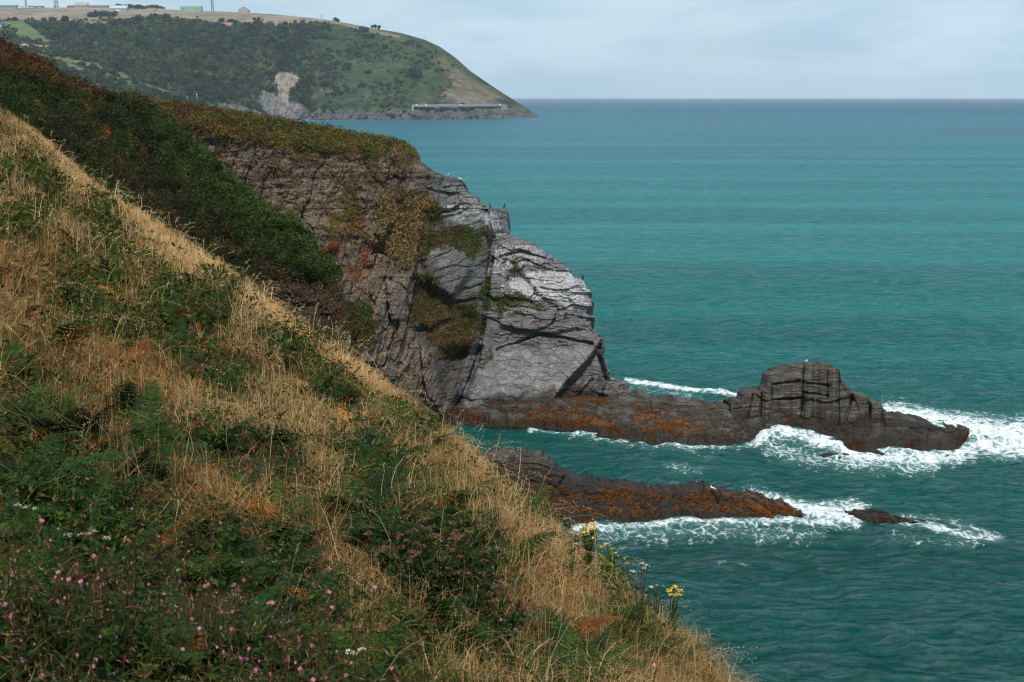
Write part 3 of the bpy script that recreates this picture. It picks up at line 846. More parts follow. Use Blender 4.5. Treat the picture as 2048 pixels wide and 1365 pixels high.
ROCK = build_fin('tidal_rock',
                 [(1698, 1044), (1706, 1035), (1722, 1033), (1735, 1030), (1752, 1030), (1772, 1037), (1795, 1046), (1815, 1054), (1845, 1058), (1872, 1064)],
                 [(1698, 1048), (1720, 1054), (1760, 1059), (1790, 1061), (1840, 1062), (1872, 1066)],
                 2.5, 'small brown half-drowned rock alone in the foam off the reef', 'rock', 230, adir=(1, 0.1), ramp=0.6, ad=0.7, amp=0.5, sw_hi=1.0, wet_hi=2.2, ncol=200, swd=0.5, fl=0.75)
BOULD = build_fin('tidal_rock',
                  [(1638, 914), (1650, 908), (1668, 905), (1685, 907), (1698, 914)], [(1638, 917), (1660, 921), (1680, 921), (1698, 917)],
                  1.2, 'little brown rock awash in surf at the front foot of the sea stack', 'rock', 260, ramp=0.6, ad=0.6, amp=0.25, sw_hi=0.6, wet_hi=1.5, ncol=80, swd=0.4, fl=0.4)


# ================================================================== FAR HEADLAND
HB = pl([(-300, 246), (520, 241), (600, 239.5), (700, 239), (1000, 237.5), (1050, 236), (1078, 233.5)])
HR = pl([(-300, 22), (0, 17), (150, 15), (250, 16), (400, 22), (480, 25), (560, 30), (640, 38), (670, 42), (700, 48), (740, 56), (800, 66), (850, 80), (880, 94), (910, 115),
         (940, 142), (970, 163), (1000, 183), (1040, 208), (1060, 221), (1078, 233)])
HK = pl([(-300, 50), (0, 40), (100, 42), (180, 41), (250, 38), (330, 34), (420, 44), (560, 48), (640, 46), (690, 50), (740, 60), (800, 71), (850, 86), (880, 101), (910, 121),
         (940, 146), (970, 167), (1000, 187), (1040, 211), (1060, 223), (1078, 233.2)])
HYB = pl([(-300, 900), (0, 1150), (300, 1550), (540, 1930), (600, 1960), (800, 1975), (1000, 2040), (1078, 2230)])
HYK = pl([(-300, 2200), (0, 2250), (400, 2330), (700, 2400), (850, 2330), (1000, 2200), (1078, 2250)])
HYR = pl([(-300, 2900), (0, 2950), (400, 2850), (640, 2750), (740, 2480), (850, 2390), (1000, 2240), (1078, 2262)])


def head_y(px, py):
    b, k, r = HB(px), HK(px), HR(px)
    t = np.clip((b - py) / (b - k + 1e-6), 0, 1)
    low = HYB(px) + (HYK(px) - HYB(px)) * (0.25 * t + 0.75 * t ** 1.6)
    u = np.clip((k - py) / (k - r + 1e-6), 0, 1)
    return np.where(py >= k, low, HYK(px) + (HYR(px) - HYK(px)) * u ** 1.3)


GREEN_FIELD = [(-300, 52), (0, 45), (45, 42), (62, 54), (84, 70), (106, 85), (60, 84), (30, 76), (0, 72), (-300, 78)]
SCAR_TAN = [(544, 152), (560, 145), (582, 148), (604, 158), (600, 166), (586, 180), (578, 196), (579, 214), (566, 208), (556, 190), (552, 172)]
SCAR_GREY = [(532, 178), (552, 192), (580, 205), (602, 208), (612, 230), (545, 234), (518, 214), (514, 190)]
SLOPE_TAN = [(872, 112), (900, 128), (935, 155), (985, 180), (1012, 198), (960, 206), (900, 203), (884, 190), (905, 172), (900, 150)]
RIDGE_TAN = [(690, 45), (760, 62), (800, 72), (795, 76), (745, 66), (690, 52)]


def head_masks(px, py):
    n = fbm(px / 9, py / 5, 0, 3, 301)
    m = {}
    m['plateau'] = sstep(-3, 2, HK(px) - py - 1 + 2 * n) * (px < 720)
    m['field'] = poly(px, py, GREEN_FIELD, 1.5)
    m['tan'] = poly(px + 6 * n, py + 3 * n, SCAR_TAN, 3)
    m['grey'] = poly(px + 6 * n, py + 3 * n, SCAR_GREY, 4)
    m['slope'] = poly(px + 14 * n, py + 6 * n, SLOPE_TAN, 8) * 0.9
    m['ridge'] = poly(px + 5 * n, py + 2 * n, RIDGE_TAN, 3)
    d1, _ = seg_dist(px, py + 1.0 * n, [(112, 117), (150, 123), (200, 133), (240, 148), (270, 163), (300, 174), (345, 188), (392, 201), (425, 214)])
    d2, _ = seg_dist(px, py + 1.0 * n, [(78, 112), (110, 121), (140, 131), (162, 142)])
    d3, _ = seg_dist(px, py + 1.0 * n, [(205, 145), (240, 158), (268, 168)])
    m['path'] = np.maximum(np.maximum(1 - sstep(1.5, 4.5, d1), 1 - sstep(2, 6, d2)), 0.7 * (1 - sstep(1.5, 4, d3)))
    m['bare'] = np.maximum(poly(px, py, [(40, 88), (66, 89), (98, 92), (118, 95), (96, 98), (60, 97), (36, 94)], 2), 0.8 * poly(px, py, [(145, 41), (215, 44), (225, 49), (205, 56), (150, 51)], 3))
    m['rock'] = sstep(-3, 3, py - (HB(px) - np.interp(px, [0, 450, 560, 640, 820, 1000, 1060], [0, 0, 12, 16, 19, 26, 14])) + 7 * n)
    m['grey'] = np.maximum(m['grey'], 0.7 * poly(px + 6 * n, py, [(440, 205), (500, 215), (530, 232), (480, 236), (430, 215)], 5))
    m['grey'] = np.maximum(m['grey'], 0.6 * poly(px + 6 * n, py + 3 * n, [(330, 160), (365, 175), (400, 195), (370, 190), (335, 172)], 5))
    m['grey'] = np.maximum(m['grey'], 0.55 * poly(px + 6 * n, py + 3 * n, [(640, 178), (665, 182), (668, 192), (645, 190)], 4))
    m['grey'] = np.maximum(m['grey'], 0.6 * poly(px + 6 * n, py + 2 * n, [(885, 195), (960, 200), (1010, 207), (880, 208)], 4))
    m['grey'] = np.maximum(m['grey'], 0.45 * poly(px + 6 * n, py + 3 * n, [(160, 88), (195, 88), (205, 104), (175, 104)], 4))
    return m


def build_headland():
    cols = np.arange(-260, 1079, 2.0)
    tt = np.concatenate([np.linspace(-0.03, 1, 170), 1 + np.linspace(0.03, 1, 50)])
    PX = np.repeat(cols[None], len(tt), 0)
    T = np.repeat(tt[:, None], len(cols), 1)
    b, k, r = HB(PX), HK(PX), HR(PX)
    PY = np.where(T <= 1, b + (k - b) * T, k + (r - k) * (T - 1))
    Y = head_y(PX, PY)
    m = head_masks(PX, PY)
    D = 14 * fbm(PX / 60, PY / 26, 0, 4, 311) * sstep(0.02, 0.2, T) * (1 - 0.9 * sstep(0.9, 1.1, T))
    D += (16 * fbm(PX / 9, PY / 14, 0, 4, 313) - 6 * np.abs(fbm(PX / 5, PY / 9, 0, 3, 317))) * np.clip(m['rock'] + m['grey'] * 0.6 + m['tan'] * .4, 0, 1)
    P = push(at_y(PX, PY, Y), D)
    P[T < 0, 2] = -2.0
    g = (0.7 * fbm(PX / 40, PY / 18, 0, 3, 321) + 0.8 * fbm(PX / 9, PY / 5, 0, 3, 322))[..., None]
    col = np.array([0.032, 0.050, 0.023]) + g * np.array([0.026, 0.026, 0.010])
    n2 = fbm(PX / 50, PY / 3.0, 0, 4, 323)

    def lay(mask, c, var=0.0):
        nonlocal col
        mk = np.clip(mask, 0, 1)[..., None]
        col = col * (1 - mk) + (np.array(c) * (1 + var * n2[..., None])) * mk
    lay(m['plateau'], (0.215, 0.170, 0.130), 0.35)
    lay(m['plateau'] * sstep(0.1, 0.45, fbm(PX / 60, PY / 4.0, 0, 3, 325)), (0.13, 0.125, 0.075))
    lay(m['field'], (0.085, 0.120, 0.046), 0.2)
    lay(m['ridge'], (0.15, 0.13, 0.085), 0.2)
    lay(m['slope'], (0.115, 0.098, 0.064), 0.4)
    lay(m['path'] * 0.9, (0.135, 0.14, 0.075), 0.1)
    lay(m['grey'], (0.115, 0.112, 0.112), 0.5)
    lay(m['rock'], (0.080, 0.080, 0.082), 0.6)
    lay(m['rock'] * sstep(20, 6, P[..., 2] - 10 * n2) * 0.3, (0.07, 0.07, 0.07))
    stk = fbm((PX + 0.25 * PY) / 3.2, PY / 13, 0, 4, 327)
    lay(m['tan'] * np.clip(0.75 + 0.9 * stk, 0.1, 1), (0.235, 0.195, 0.165), 0.3)
    lay(m['grey'] * sstep(0.0, 0.4, stk) * 0.6, (0.19, 0.18, 0.175))
    lay(m['grey'] * sstep(0.0, 0.4, -stk) * 0.6, (0.055, 0.06, 0.05))
    lay(m['bare'], (0.22, 0.155, 0.11), 0.3)
    E = P[-1]
    bk = []
    for dy, dz in ((40, -2), (160, -20), (600, -400)):
        q = E + np.array([dy * 0.05, dy, 0])
        q[:, 2] = np.maximum(E[:, 2] + dz, -3)
        bk.append(q)
    P = np.concatenate([P, np.stack(bk, 0)], 0)
    col = np.concatenate([col, np.repeat(col[-1:], 3, 0)], 0)
    o = mesh_np('headland', P, gridq(*P.shape[:2]), M_LAND, attrs={'col': np.clip(col, 0.01, 1)})
    tag(o, kind='structure')
    o['label'] = 'far green headland with a bare landslip and tan fields on top'


build_headland()


def head_point(px, py):
    return at_y(px, py, head_y(np.asarray(px, float), np.asarray(py, float)))


def ico(sub=1):
    import bmesh
    bm = bmesh.new()
    bmesh.ops.create_icosphere(bm, subdivisions=sub, radius=1.0)
    V = np.array([v.co[:] for v in bm.verts])
    T = np.array([[v.index for v in f.verts] for f in bm.faces])
    bm.free()
    return V, T


ICO1 = ico(1)
ICO2 = ico(2)


def leafquads(C, size, col, r, flat=0.0, aspect=0.5):
    """diamond leaves: centres C (N,3), size (N,), colour (N,3) -> verts, quads, colours"""
    n = len(C)
    a = r.normal(size=(n, 3))
    a[:, 2] *= (1 - flat)
    a /= np.linalg.norm(a, axis=1, keepdims=True)
    h = r.normal(size=(n, 3))
    if flat:
        h[:, 2] *= (1 - flat)
    b = np.cross(a, np.cross(h, a))
    b /= np.linalg.norm(b, axis=1, keepdims=True) + 1e-9
    s = np.asarray(size)[:, None]
    nn = np.cross(a, b)
    V = np.stack([C - a * s * 0.5, C + b * s * 0.5 * aspect + nn * s * 0.08, C + a * s * 0.5, C - b * s * 0.5 * aspect + nn * s * 0.08], 1)
    Q = np.arange(n * 4).reshape(n, 4)
    return V.reshape(-1, 3), Q, np.repeat(col, 4, 0)


def crown_mass(name, P, W, H, col, seed, mat, nleaf=34, core=0.8, parent=None):
    """many crowns: lumpy cores plus loose leaf clumps over them"""
    r = np.random.default_rng(seed)
    V0, T0 = ICO1
    n = len(P)
    rad = np.stack([W * 0.5, W * 0.5, H * 0.5], -1)
    jit = 1 + 0.28 * r.normal(size=(n, len(V0), 1))
    V = P[:, None] + np.array([0, 0, 1]) * (H * 0.42)[:, None, None] + V0[None] * rad[:, None] * core * jit
    T = (T0[None] + (np.arange(n) * len(V0))[:, None, None]).reshape(-1, 3)
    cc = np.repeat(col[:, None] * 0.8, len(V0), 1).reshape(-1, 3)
    d = r.normal(size=(n, nleaf, 3))
    d /= np.linalg.norm(d, axis=2, keepdims=True)
    d[..., 2] = np.where(d[..., 2] < -0.3, -d[..., 2], d[..., 2])
    C = P[:, None] + np.array([0, 0, 1]) * (H * 0.42)[:, None, None] + d * rad[:, None] * (0.72 + 0.36 * r.random((n, nleaf, 1)))
    s = (W[:, None] * (0.22 + 0.2 * r.random((n, nleaf)))).ravel()
    lc = (col[:, None] * (0.75 + 0.6 * r.random((n, nleaf, 1)))).reshape(-1, 3)
    LV, LQ, LC = leafquads(C.reshape(-1, 3), s, lc, r, 0.2, 0.75)
    nv = V.shape[0] * V.shape[1]
    return mesh_np(name, np.concatenate([V.reshape(-1, 3), LV]), LQ + nv, mat, parent, False, {'col': np.concatenate([cc, LC])}, T)


def build_wood():
    r = np.random.default_rng(5)
    n = 16000
    px = r.uniform(-220, 1030, n)
    py = r.uniform(30, 236, n)
    m = head_masks(px, py)
    bad = np.maximum.reduce([m['plateau'], m['field'], m['tan'] * 1.3, m['grey'] * 1.0, m['slope'] * 0.85, m['ridge'], m['path'], m['bare'], m['rock'] * 0.96])
    pat = fbm(px / 45, py / 22, 0, 3, 331)
    dens = np.where(px < 620, 1.0, np.interp(px, [620, 720, 900, 1030], [0.9, 0.62, 0.5, 0.4]) * sstep(-0.45, 0.25, pat))
    dens = np.where((px < 420) & (py > 110 + (px - 80) * 0.32), 0.6, dens)
    dens = np.where(py < HR(px) + 3, 0, dens)
    ok = (r.random(n) < dens * (1 - bad)) & (bad < 0.6) & (py > HK(px) - 2)
    px, py = px[ok], py[ok]
    P = head_point(px, py)
    wpx = r.lognormal(math.log(8.0), 0.48, len(px)) * np.interp(px, [0, 600, 760, 1030], [1.0, 1.0, 0.55, 0.42])
    W = wpx * P[:, 1] / F
    W = W * np.interp(py - HK(px), [0, 4, 16], [0.5, 0.65, 1.0])
    H = W * r.uniform(0.65, 1.05, len(px))
    t = np.clip(0.5 + 0.9 * fbm(px / 30, py / 14, 0, 3, 333) + 0.28 * r.normal(size=len(px)), 0, 1)[:, None]
    col = np.array([0.010, 0.021, 0.011]) * (1 - t) + np.array([0.050, 0.072, 0.026]) * t
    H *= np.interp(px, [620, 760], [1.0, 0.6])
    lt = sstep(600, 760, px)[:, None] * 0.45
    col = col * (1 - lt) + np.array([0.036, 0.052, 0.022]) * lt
    P[:, 2] -= H * 0.12
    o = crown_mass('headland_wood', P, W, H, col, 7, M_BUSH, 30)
    tag(o, 'dense dark green wood covering the far headland slope', 'wood', kind='stuff')


build_wood()


def far_bush(name, spots, label, cat, seed, group=None, col=(0.028, 0.045, 0.022)):
    P, W, H = [], [], []
    for x, y, w, h in spots:
        p = head_point(x, y)
        P.append(p)
        W.append(w * p[1] / F)
        H.append(h * p[1] / F)
    P = np.array(P)
    o = crown_mass(name, P, np.array(W), np.array(H), np.tile(np.array(col), (len(P), 1)), seed, M_BUSH, 60)
    return tag(o, label, cat, group)


_r = np.random.default_rng(3)
far_bush('thicket', [(182 + i * 3.3 + _r.uniform(-1, 1), 36 - _r.uniform(0, 3), _r.uniform(9, 13), _r.uniform(9, 13)) for i in range(16)],
         'dark round thicket alone in the tan field below the pale barn', 'thicket', 21)
far_bush('shelterbelt', [(226 + i * 3.6, 18.5, _r.uniform(6, 9), _r.uniform(7, 11)) for i in range(17)],
         'dark shelterbelt of trees on the skyline behind the pale barn', 'trees', 22)
far_bush('bush', [(393, 35.5, 4, 4), (396, 36, 3, 3)], 'single tiny dark bush in the tan field below the green shed', 'bush', 23)
far_bush('bush', [(671, 43, 9, 8), (676, 45, 8, 7)], 'round dark bush at the seaward end of the tan fields', 'bush', 24)
far_bush('bush', [(750, 57.5, 9, 8), (758, 59, 8, 8), (744, 57, 6, 6)], 'dark bush on the skyline where the ridge starts to fall to the sea', 'bush', 25)
far_bush('bush', [(826, 155, 20, 22), (834, 157, 18, 18), (838, 158, 14, 14)], 'large round dark bush alone on the green slope above the sea wall', 'bush', 26)
far_bush('mound', [(288 + i * 5, 18.5, 12, 4 + 4.5 * math.sin(i / 7 * 3.14)) for i in range(8)], 'low grass-covered mound on the skyline between shelterbelt and green shed', 'mound', 27, col=(0.06, 0.075, 0.04))


# ---------------------------------------------------------------- buildings and masts on the headland
def frame_at(px, py):
    """base point and metres per photograph pixel there"""
    p = head_point(px, py)
    return p, float(p[1]) / F


GREY, PALE, ROOFG, DARK = (0.20, 0.22, 0.24), (0.55, 0.58, 0.58), (0.34, 0.36, 0.38), (0.05, 0.055, 0.06)


def house(name, x0, x1, yb, yt, label, wall_c, roof_c, eave=0.5, depth=9.0, axis='x', windows=(), doors=(), flat=False, sink=1.0):
    p, s = frame_at((x0 + x1) / 2, yb)
    w, h = (x1 - x0) * s, (yb - yt) * s
    e = empty(name, tuple(p), label, name.split('_')[-1] if name.split('_')[-1] in ('barn', 'shed', 'house', 'hut') else 'building')
    hw = h if flat else h * eave
    mb = MB(); mb.col = wall_c
    mb.box((-w / 2, 0, -sink), (w / 2, depth, hw))
    if not flat and axis == 'y':
        mb.gable((-w / 2, 0.01, hw), (w / 2, depth - 0.01, h - 0.3), 'y')
    mb.build('wall', M_PAINT, e)
    mb = MB(); mb.col = roof_c
    if flat:
        mb.box((-w / 2 - 0.3, -0.3, hw), (w / 2 + 0.3, depth + 0.3, hw + 0.5))
        mb.box((-w / 2 - 0.3, -0.3, hw * 0.86), (w / 2 + 0.3, -0.02, hw - 0.01))
    elif axis == 'x':
        mb.gable((-w / 2, 0, hw + 0.01), (w / 2, depth, h), 'x', 0.4)
    else:
        t = 0.35
        for sg in (-1, 1):
            V = [(0, -0.4, h), (sg * (w / 2 + 0.5), -0.4, hw - 0.2), (sg * (w / 2 + 0.5), depth + .4, hw - 0.2), (0, depth + .4, h)]
            V += [(a, b, c + t) for a, b, c in V]
            mb.add(V, [(0, 1, 2, 3), (7, 6, 5, 4), (0, 4, 5, 1), (1, 5, 6, 2), (2, 6, 7, 3), (3, 7, 4, 0)])
    mb.build('roof', M_PAINT, e)
    for (fx, fz, fw, fh) in windows:
        mb = MB(); mb.col = (0.03, 0.035, 0.04)
        mb.box((fx * w - w / 2 - fw / 2, -0.12, fz * hw - fh / 2), (fx * w - w / 2 + fw / 2, 0.05, fz * hw + fh / 2))
        mb.build('window', M_PAINT, e)
    for (fx, fw, fh, c) in doors:
        mb = MB(); mb.col = c
        mb.box((fx * w - w / 2 - fw / 2, -0.14, 0), (fx * w - w / 2 + fw / 2, 0.05, fh))
        mb.build('door', M_PAINT, e)
    return e


house('pale_barn', 220, 253, 23, 11.5, 'pale grey barn with two white doors on the tan headland field', (0.20, 0.25, 0.27), (0.36, 0.38, 0.39), 0.5, 14,
      windows=((0.15, 0.5, 2, 1.5), (0.8, 0.5, 2, 1.5)), doors=((0.42, 2.0, 2.6, (0.75, 0.76, 0.76)), (0.52, 2.0, 2.6, (0.75, 0.76, 0.76))))
house('green_shed', 361, 402, 23.5, 13.5, 'long flat green shed on the headland skyline', (0.14, 0.30, 0.22), (0.20, 0.38, 0.29), 0.9, 14, flat=True,
      doors=((0.5, 3.0, 5.5, (0.17, 0.34, 0.26)),), windows=((0.15, 0.55, 2.2, 1.4), (0.8, 0.55, 2.2, 1.4)))
house('gable_house', 476.5, 497, 24.5, 15, 'grey gable-ended house at the right end of the headland buildings', (0.24, 0.24, 0.27), (0.15, 0.16, 0.18), 0.42, 16, 'y',
      windows=((0.3, 0.5, 1.4, 1.4), (0.7, 0.5, 1.4, 1.4)))
house('green_house', 150, 174, 15.5, 5, 'tall grey-green roofed house on the skyline between two dark low wings', (0.17, 0.21, 0.19), (0.24, 0.28, 0.25), 0.45, 14,
      windows=((0.3, 0.5, 1.6, 1.4), (0.7, 0.5, 1.6, 1.4)))
house('long_shed', 175, 215, 15.5, 10, 'long dark brown shed against the right side of the tall roofed house', (0.13, 0.12, 0.12), (0.17, 0.16, 0.17), 0.45, 11, doors=((0.6, 3, 2, (0.08, 0.08, 0.08)),))
house('low_shed', 134, 150, 15.5, 10.5, 'short dark shed against the left side of the tall roofed house', (0.13, 0.12, 0.12), (0.16, 0.15, 0.16), 0.5, 11, doors=((0.4, 2, 2, (0.08, 0.08, 0.08)),))
house('grey_hall', -20, 32, 17, 11.5, 'long low grey-green hall at the far left of the skyline', (0.13, 0.18, 0.18), (0.16, 0.21, 0.21), 0.6, 16, flat=True, windows=((0.6, 0.5, 4, 1.2), (0.8, 0.5, 4, 1.2)))
house('white_hut', 104, 110, 16, 12.5, 'tiny white hut at the foot of the lattice mast with four dishes', (0.55, 0.57, 0.58), (0.5, 0.52, 0.53), 0.8, 5, flat=True, doors=((0.5, 1, 2, (0.2, 0.22, 0.24)),))
house('flat_hut', 58, 86, 16.5, 12.8, 'low flat-roofed dark hut group beneath the raised dish on the skyline', (0.17, 0.17, 0.18), (0.10, 0.10, 0.11), 0.7, 8, flat=True, doors=((0.2, 4, 2.2, (0.5, 0.5, 0.5)), (0.75, 3, 2.2, (0.45, 0.45, 0.46))))
house('block_house', 36, 58, 16.5, 13.5, 'pale low building at the foot of the slim mast', (0.45, 0.46, 0.47), (0.38, 0.40, 0.41), 0.7, 8, flat=True, windows=((0.4, 0.5, 3, 1), (0.75, 0.5, 3, 1)))
house('ruin_hut', 294, 312, 23, 17.5, 'small pinkish hut with a dark door in front of the grass mound', (0.28, 0.22, 0.20), (0.22, 0.20, 0.20), 0.75, 6, flat=True, doors=((0.8, 2, 2.6, (0.05, 0.05, 0.05)),))
house('brick_hut', 444.5, 464.5, 55.5, 46.5, 'pinkish brick hut half sunk in the top of the wood', (0.34, 0.19, 0.16), (0.42, 0.27, 0.24), 0.7, 8, flat=True, windows=((0.4, 0.3, 2.5, 2.0),), sink=6)
house('dark_house', -4, 15, 54.5, 43.5, 'dark house with a pale gable on the green field, cut by the left picture edge', (0.10, 0.11, 0.14), (0.13, 0.14, 0.16), 0.55, 12, 'y',
      windows=((0.55, 0.6, 4.0, 3.0),), doors=((0.3, 2.0, 3.0, (0.35, 0.37, 0.4)),))


def mast(px, py, top, w, label, dishes=(), col=(0.10, 0.12, 0.14)):
    p, s = frame_at(px, py)
    h, w = (py - top) * s, w * s
    e = empty('lattice_mast', tuple(p), label, 'mast')
    mb = MB(); mb.col = col
    n = 9
    for sx, sy in ((-1, -1), (1, -1), (1, 1), (-1, 1)):
        mb.tube([(sx * w / 2, sy * w / 2, -1), (sx * w / 3, sy * w / 3, h)], 0.28, 4)
    for i in range(n):
        z0, z1 = h * i / n, h * (i + 1) / n
        a0, a1 = w / 2 - w / 6 * i / n, w / 2 - w / 6 * (i + 1) / n
        for c0, c1 in (((-1, -1), (1, -1)), ((1, -1), (1, 1)), ((1, 1), (-1, 1)), ((-1, 1), (-1, -1))):
            mb.tube([(c0[0] * a0, c0[1] * a0, z0), (c1[0] * a1, c1[1] * a1, z1)], 0.16, 4)
            mb.tube([(c0[0] * a1, c0[1] * a1, z1), (c1[0] * a1, c1[1] * a1, z1)], 0.16, 4)
    mb.build('tower', M_PAINT, e)
    for fz, sx, sz in dishes:
        mb = MB(); mb.col = (0.25, 0.28, 0.3)
        mb.tube([(sx * w * 0.75, -w * 0.5, fz * h), (sx * w * 0.75, -w * 0.75, fz * h)], [sz, sz * 0.8], 10)
        mb.tube([(sx * w * 0.3, -w * 0.4, fz * h), (sx * w * 0.75, -w * 0.5, fz * h)], 0.2, 4)
        mb.build('dish', M_PAINT, e)
    return e


mast(113, 16, -6, 6.0, 'stout lattice mast hung with dishes beside the tiny white hut', ((0.75, 1, 1.6), (0.55, -1, 1.5), (0.4, 1, 1.3), (0.9, -1, 1.3)))
mast(425, 22, -8, 4.2, 'tall thin lattice mast between green shed and gable-ended house', ((0.45, 1, 1.0), (0.6, -1, 1.0)))
mast(52, 16, -3, 2.6, 'slim lattice mast at the far left above the pale low building', ((0.65, 1, 1.2), (0.8, -1, 1.2)))


def pole(name, px, py, top, rad, label, cat, col, base=0.0, cap=0.0):
    p, s = frame_at(px, py)
    h = (py - top) * s
    mb = MB(); mb.col = col
    mb.tube([(0, 0, -1.5), (0, 0, h * 0.5), (0, 0, h)], [rad, rad * 0.9, rad * 0.75], 8)
    if base:
        mb.box((-base, -base, -0.5), (base, base, base * 0.8))
    if cap:
        mb.tube([(-cap, 0, h * 0.82), (cap, 0, h * 0.82)], rad * 0.8, 6)
    o = mb.build(name, M_PAINT)
    o.location = tuple(p)
    return tag(o, label, cat)


pole('pole', 550.5, 58, 42, 0.55, 'white pole rising from the wood, the one nearer the pale low wall', 'pole', (0.6, 0.62, 0.63))
pole('pole', 554.2, 58, 42.5, 0.55, 'white pole rising from the wood, the one farther from the pale low wall', 'pole', (0.6, 0.62, 0.63))
pole('post', 641.5, 37.5, 29.5, 0.5, 'grey post on the skyline, nearer the tan fields of a close pair', 'post', (0.22, 0.25, 0.27), cap=0.8)
pole('post', 645, 38, 29, 0.5, 'grey post on the skyline, nearer the sea of a close pair', 'post', (0.22, 0.25, 0.27), cap=0.8)
pole('navigation_mark', 393.8, 201, 188, 0.35, 'thin white mark with a pale base at the low end of the grass path', 'mark', (0.65, 0.66, 0.64), 0.9, 0.7)


def far_box(name, x0, x1, yb, yt, label, cat, col, depth=3.0, cap=None):
    p, s = frame_at((x0 + x1) / 2, yb)
    w, h = (x1 - x0) * s, (yb - yt) * s
    mb = MB(); mb.col = col
    mb.box((-w / 2, 0, -6), (w / 2, depth, h))
    mb.col = cap or col
    mb.box((-w / 2 - 0.2, -0.2, h), (w / 2 + 0.2, depth + 0.2, h + 0.4))
    o = mb.build(name, M_PAINT)
    o.location = tuple(p)
    return tag(o, label, cat)


far_box('garden_wall', 520, 548, 57.5, 55.5, 'pale low wall in the top of the wood beside the two white poles', 'wall', (0.5, 0.52, 0.54))


# rubble heaps on the bare ground below the green field
def rubble(px, py, wpx, label, seed, col):
    p, s = frame_at(px, py)
    r = np.random.default_rng(seed)
    mb = MB()
    V0, T0 = ICO1
    for i in range(26):
        k = r.uniform(0.5, 1.5) * wpx * s * 0.12
        c = np.array([r.normal() * wpx * s * 0.26, r.normal() * 3, k * 0.5 + r.random() * 1.6])
        mb.col = np.array(col) * r.uniform(0.6, 1.15)
        mb.add(c + V0 * k * r.uniform(0.6, 1.2, (len(V0), 1)), None, T0)
    o = mb.build('rubble_heap', M_PAINT)
    o.location = tuple(p)
    return tag(o, label, 'rubble', kind='stuff')


rubble(51, 92.5, 8, 'pale stone rubble heap at the left end of the bare orange ground', 41, (0.5, 0.46, 0.40))
rubble(86, 96, 14, 'white stone rubble heap at the right end of the bare orange ground', 42, (0.62, 0.56, 0.46))


# the pale gallery along the foot of the headland
def sea_wall():
    xs = np.linspace(825, 1013, 40)
    tops = np.interp(xs, [825, 880, 885, 955, 960, 1013], [209.5, 209.3, 208.4, 209.2, 207.3, 209.6])
    bots = np.interp(xs, [825, 900, 1013], [214.2, 213.6, 213.2])
    p, s = frame_at(919, 213.5)
    e = empty('sea_wall', tuple(p), 'long pale concrete gallery wall along the foot of the headland', 'sea wall')
    Yw = head_y(xs, bots) - 14.0
    F0 = at_y(xs, bots, Yw) - p
    F1 = at_y(xs, tops, Yw) - p
    q = np.array([0, 9.0, 0])
    V = np.stack([F0, F1, F1 + q, F0 + q], 1).reshape(-1, 3)
    Q = []
    for i in range(len(xs) - 1):
        for j in range(4):
            k = (j + 1) % 4
            Q.append((i * 4 + j, i * 4 + k, (i + 1) * 4 + k, (i + 1) * 4 + j))
    Q += [(3, 2, 1, 0), tuple((len(xs) - 1) * 4 + j for j in range(4))]
    mb = MB(); mb.col = (0.17, 0.18, 0.195)
    mb.add(V, Q)
    mb.build('wall', M_PAINT, e)
    mb = MB(); mb.col = (0.22, 0.23, 0.24)
    for i in range(0, len(xs), 1):
        a, b = F0[i], F1[i]
        w = 0.45
        mb.box((a[0] - w, a[1] - 0.5, a[2]), (a[0] + w, a[1] + 0.02, b[2] + 0.6))
    mb.build('ribs', M_PAINT, e)
    for x, y1 in ((825.5, 221.5), (1005, 222), (1009, 225), (1013, 225)):
        Yp = float(head_y(np.array(x), np.array(213.3))) - 15.0
        t = at_y(x, 212.8, Yp) - p
        b = at_y(x, y1, Yp) - p
        mb = MB(); mb.col = (0.27, 0.27, 0.27)
        mb.box((t[0] - 1.1, t[1] - 1, b[2]), (t[0] + 1.1, t[1] + 1.5, t[2]))
        mb.build('pillar', M_PAINT, e)
    for x in (833, 852, 922, 1000):
        Yp = float(head_y(np.array(x), np.array(213.3))) - 15.0
        t = at_y(x, 210.5, Yp) - p
        mb = MB(); mb.col = (0.55, 0.56, 0.58)
        mb.box((t[0] - 0.9, t[1] - 0.6, t[2] - 0.7), (t[0] + 0.9, t[1] + 0.3, t[2] + 1.3))
        mb.build('lamp_box', M_PAINT, e)


sea_wall()


# ================================================================== CLIFF PLANTS
def scatter_on(P, W, n, r, jitter):
    w = W.ravel().astype(float)
    idx = r.choice(len(w), n, p=w / w.sum())
    q = P.reshape(-1, 3)[idx]
    return idx, q + r.normal(size=q.shape) * jitter


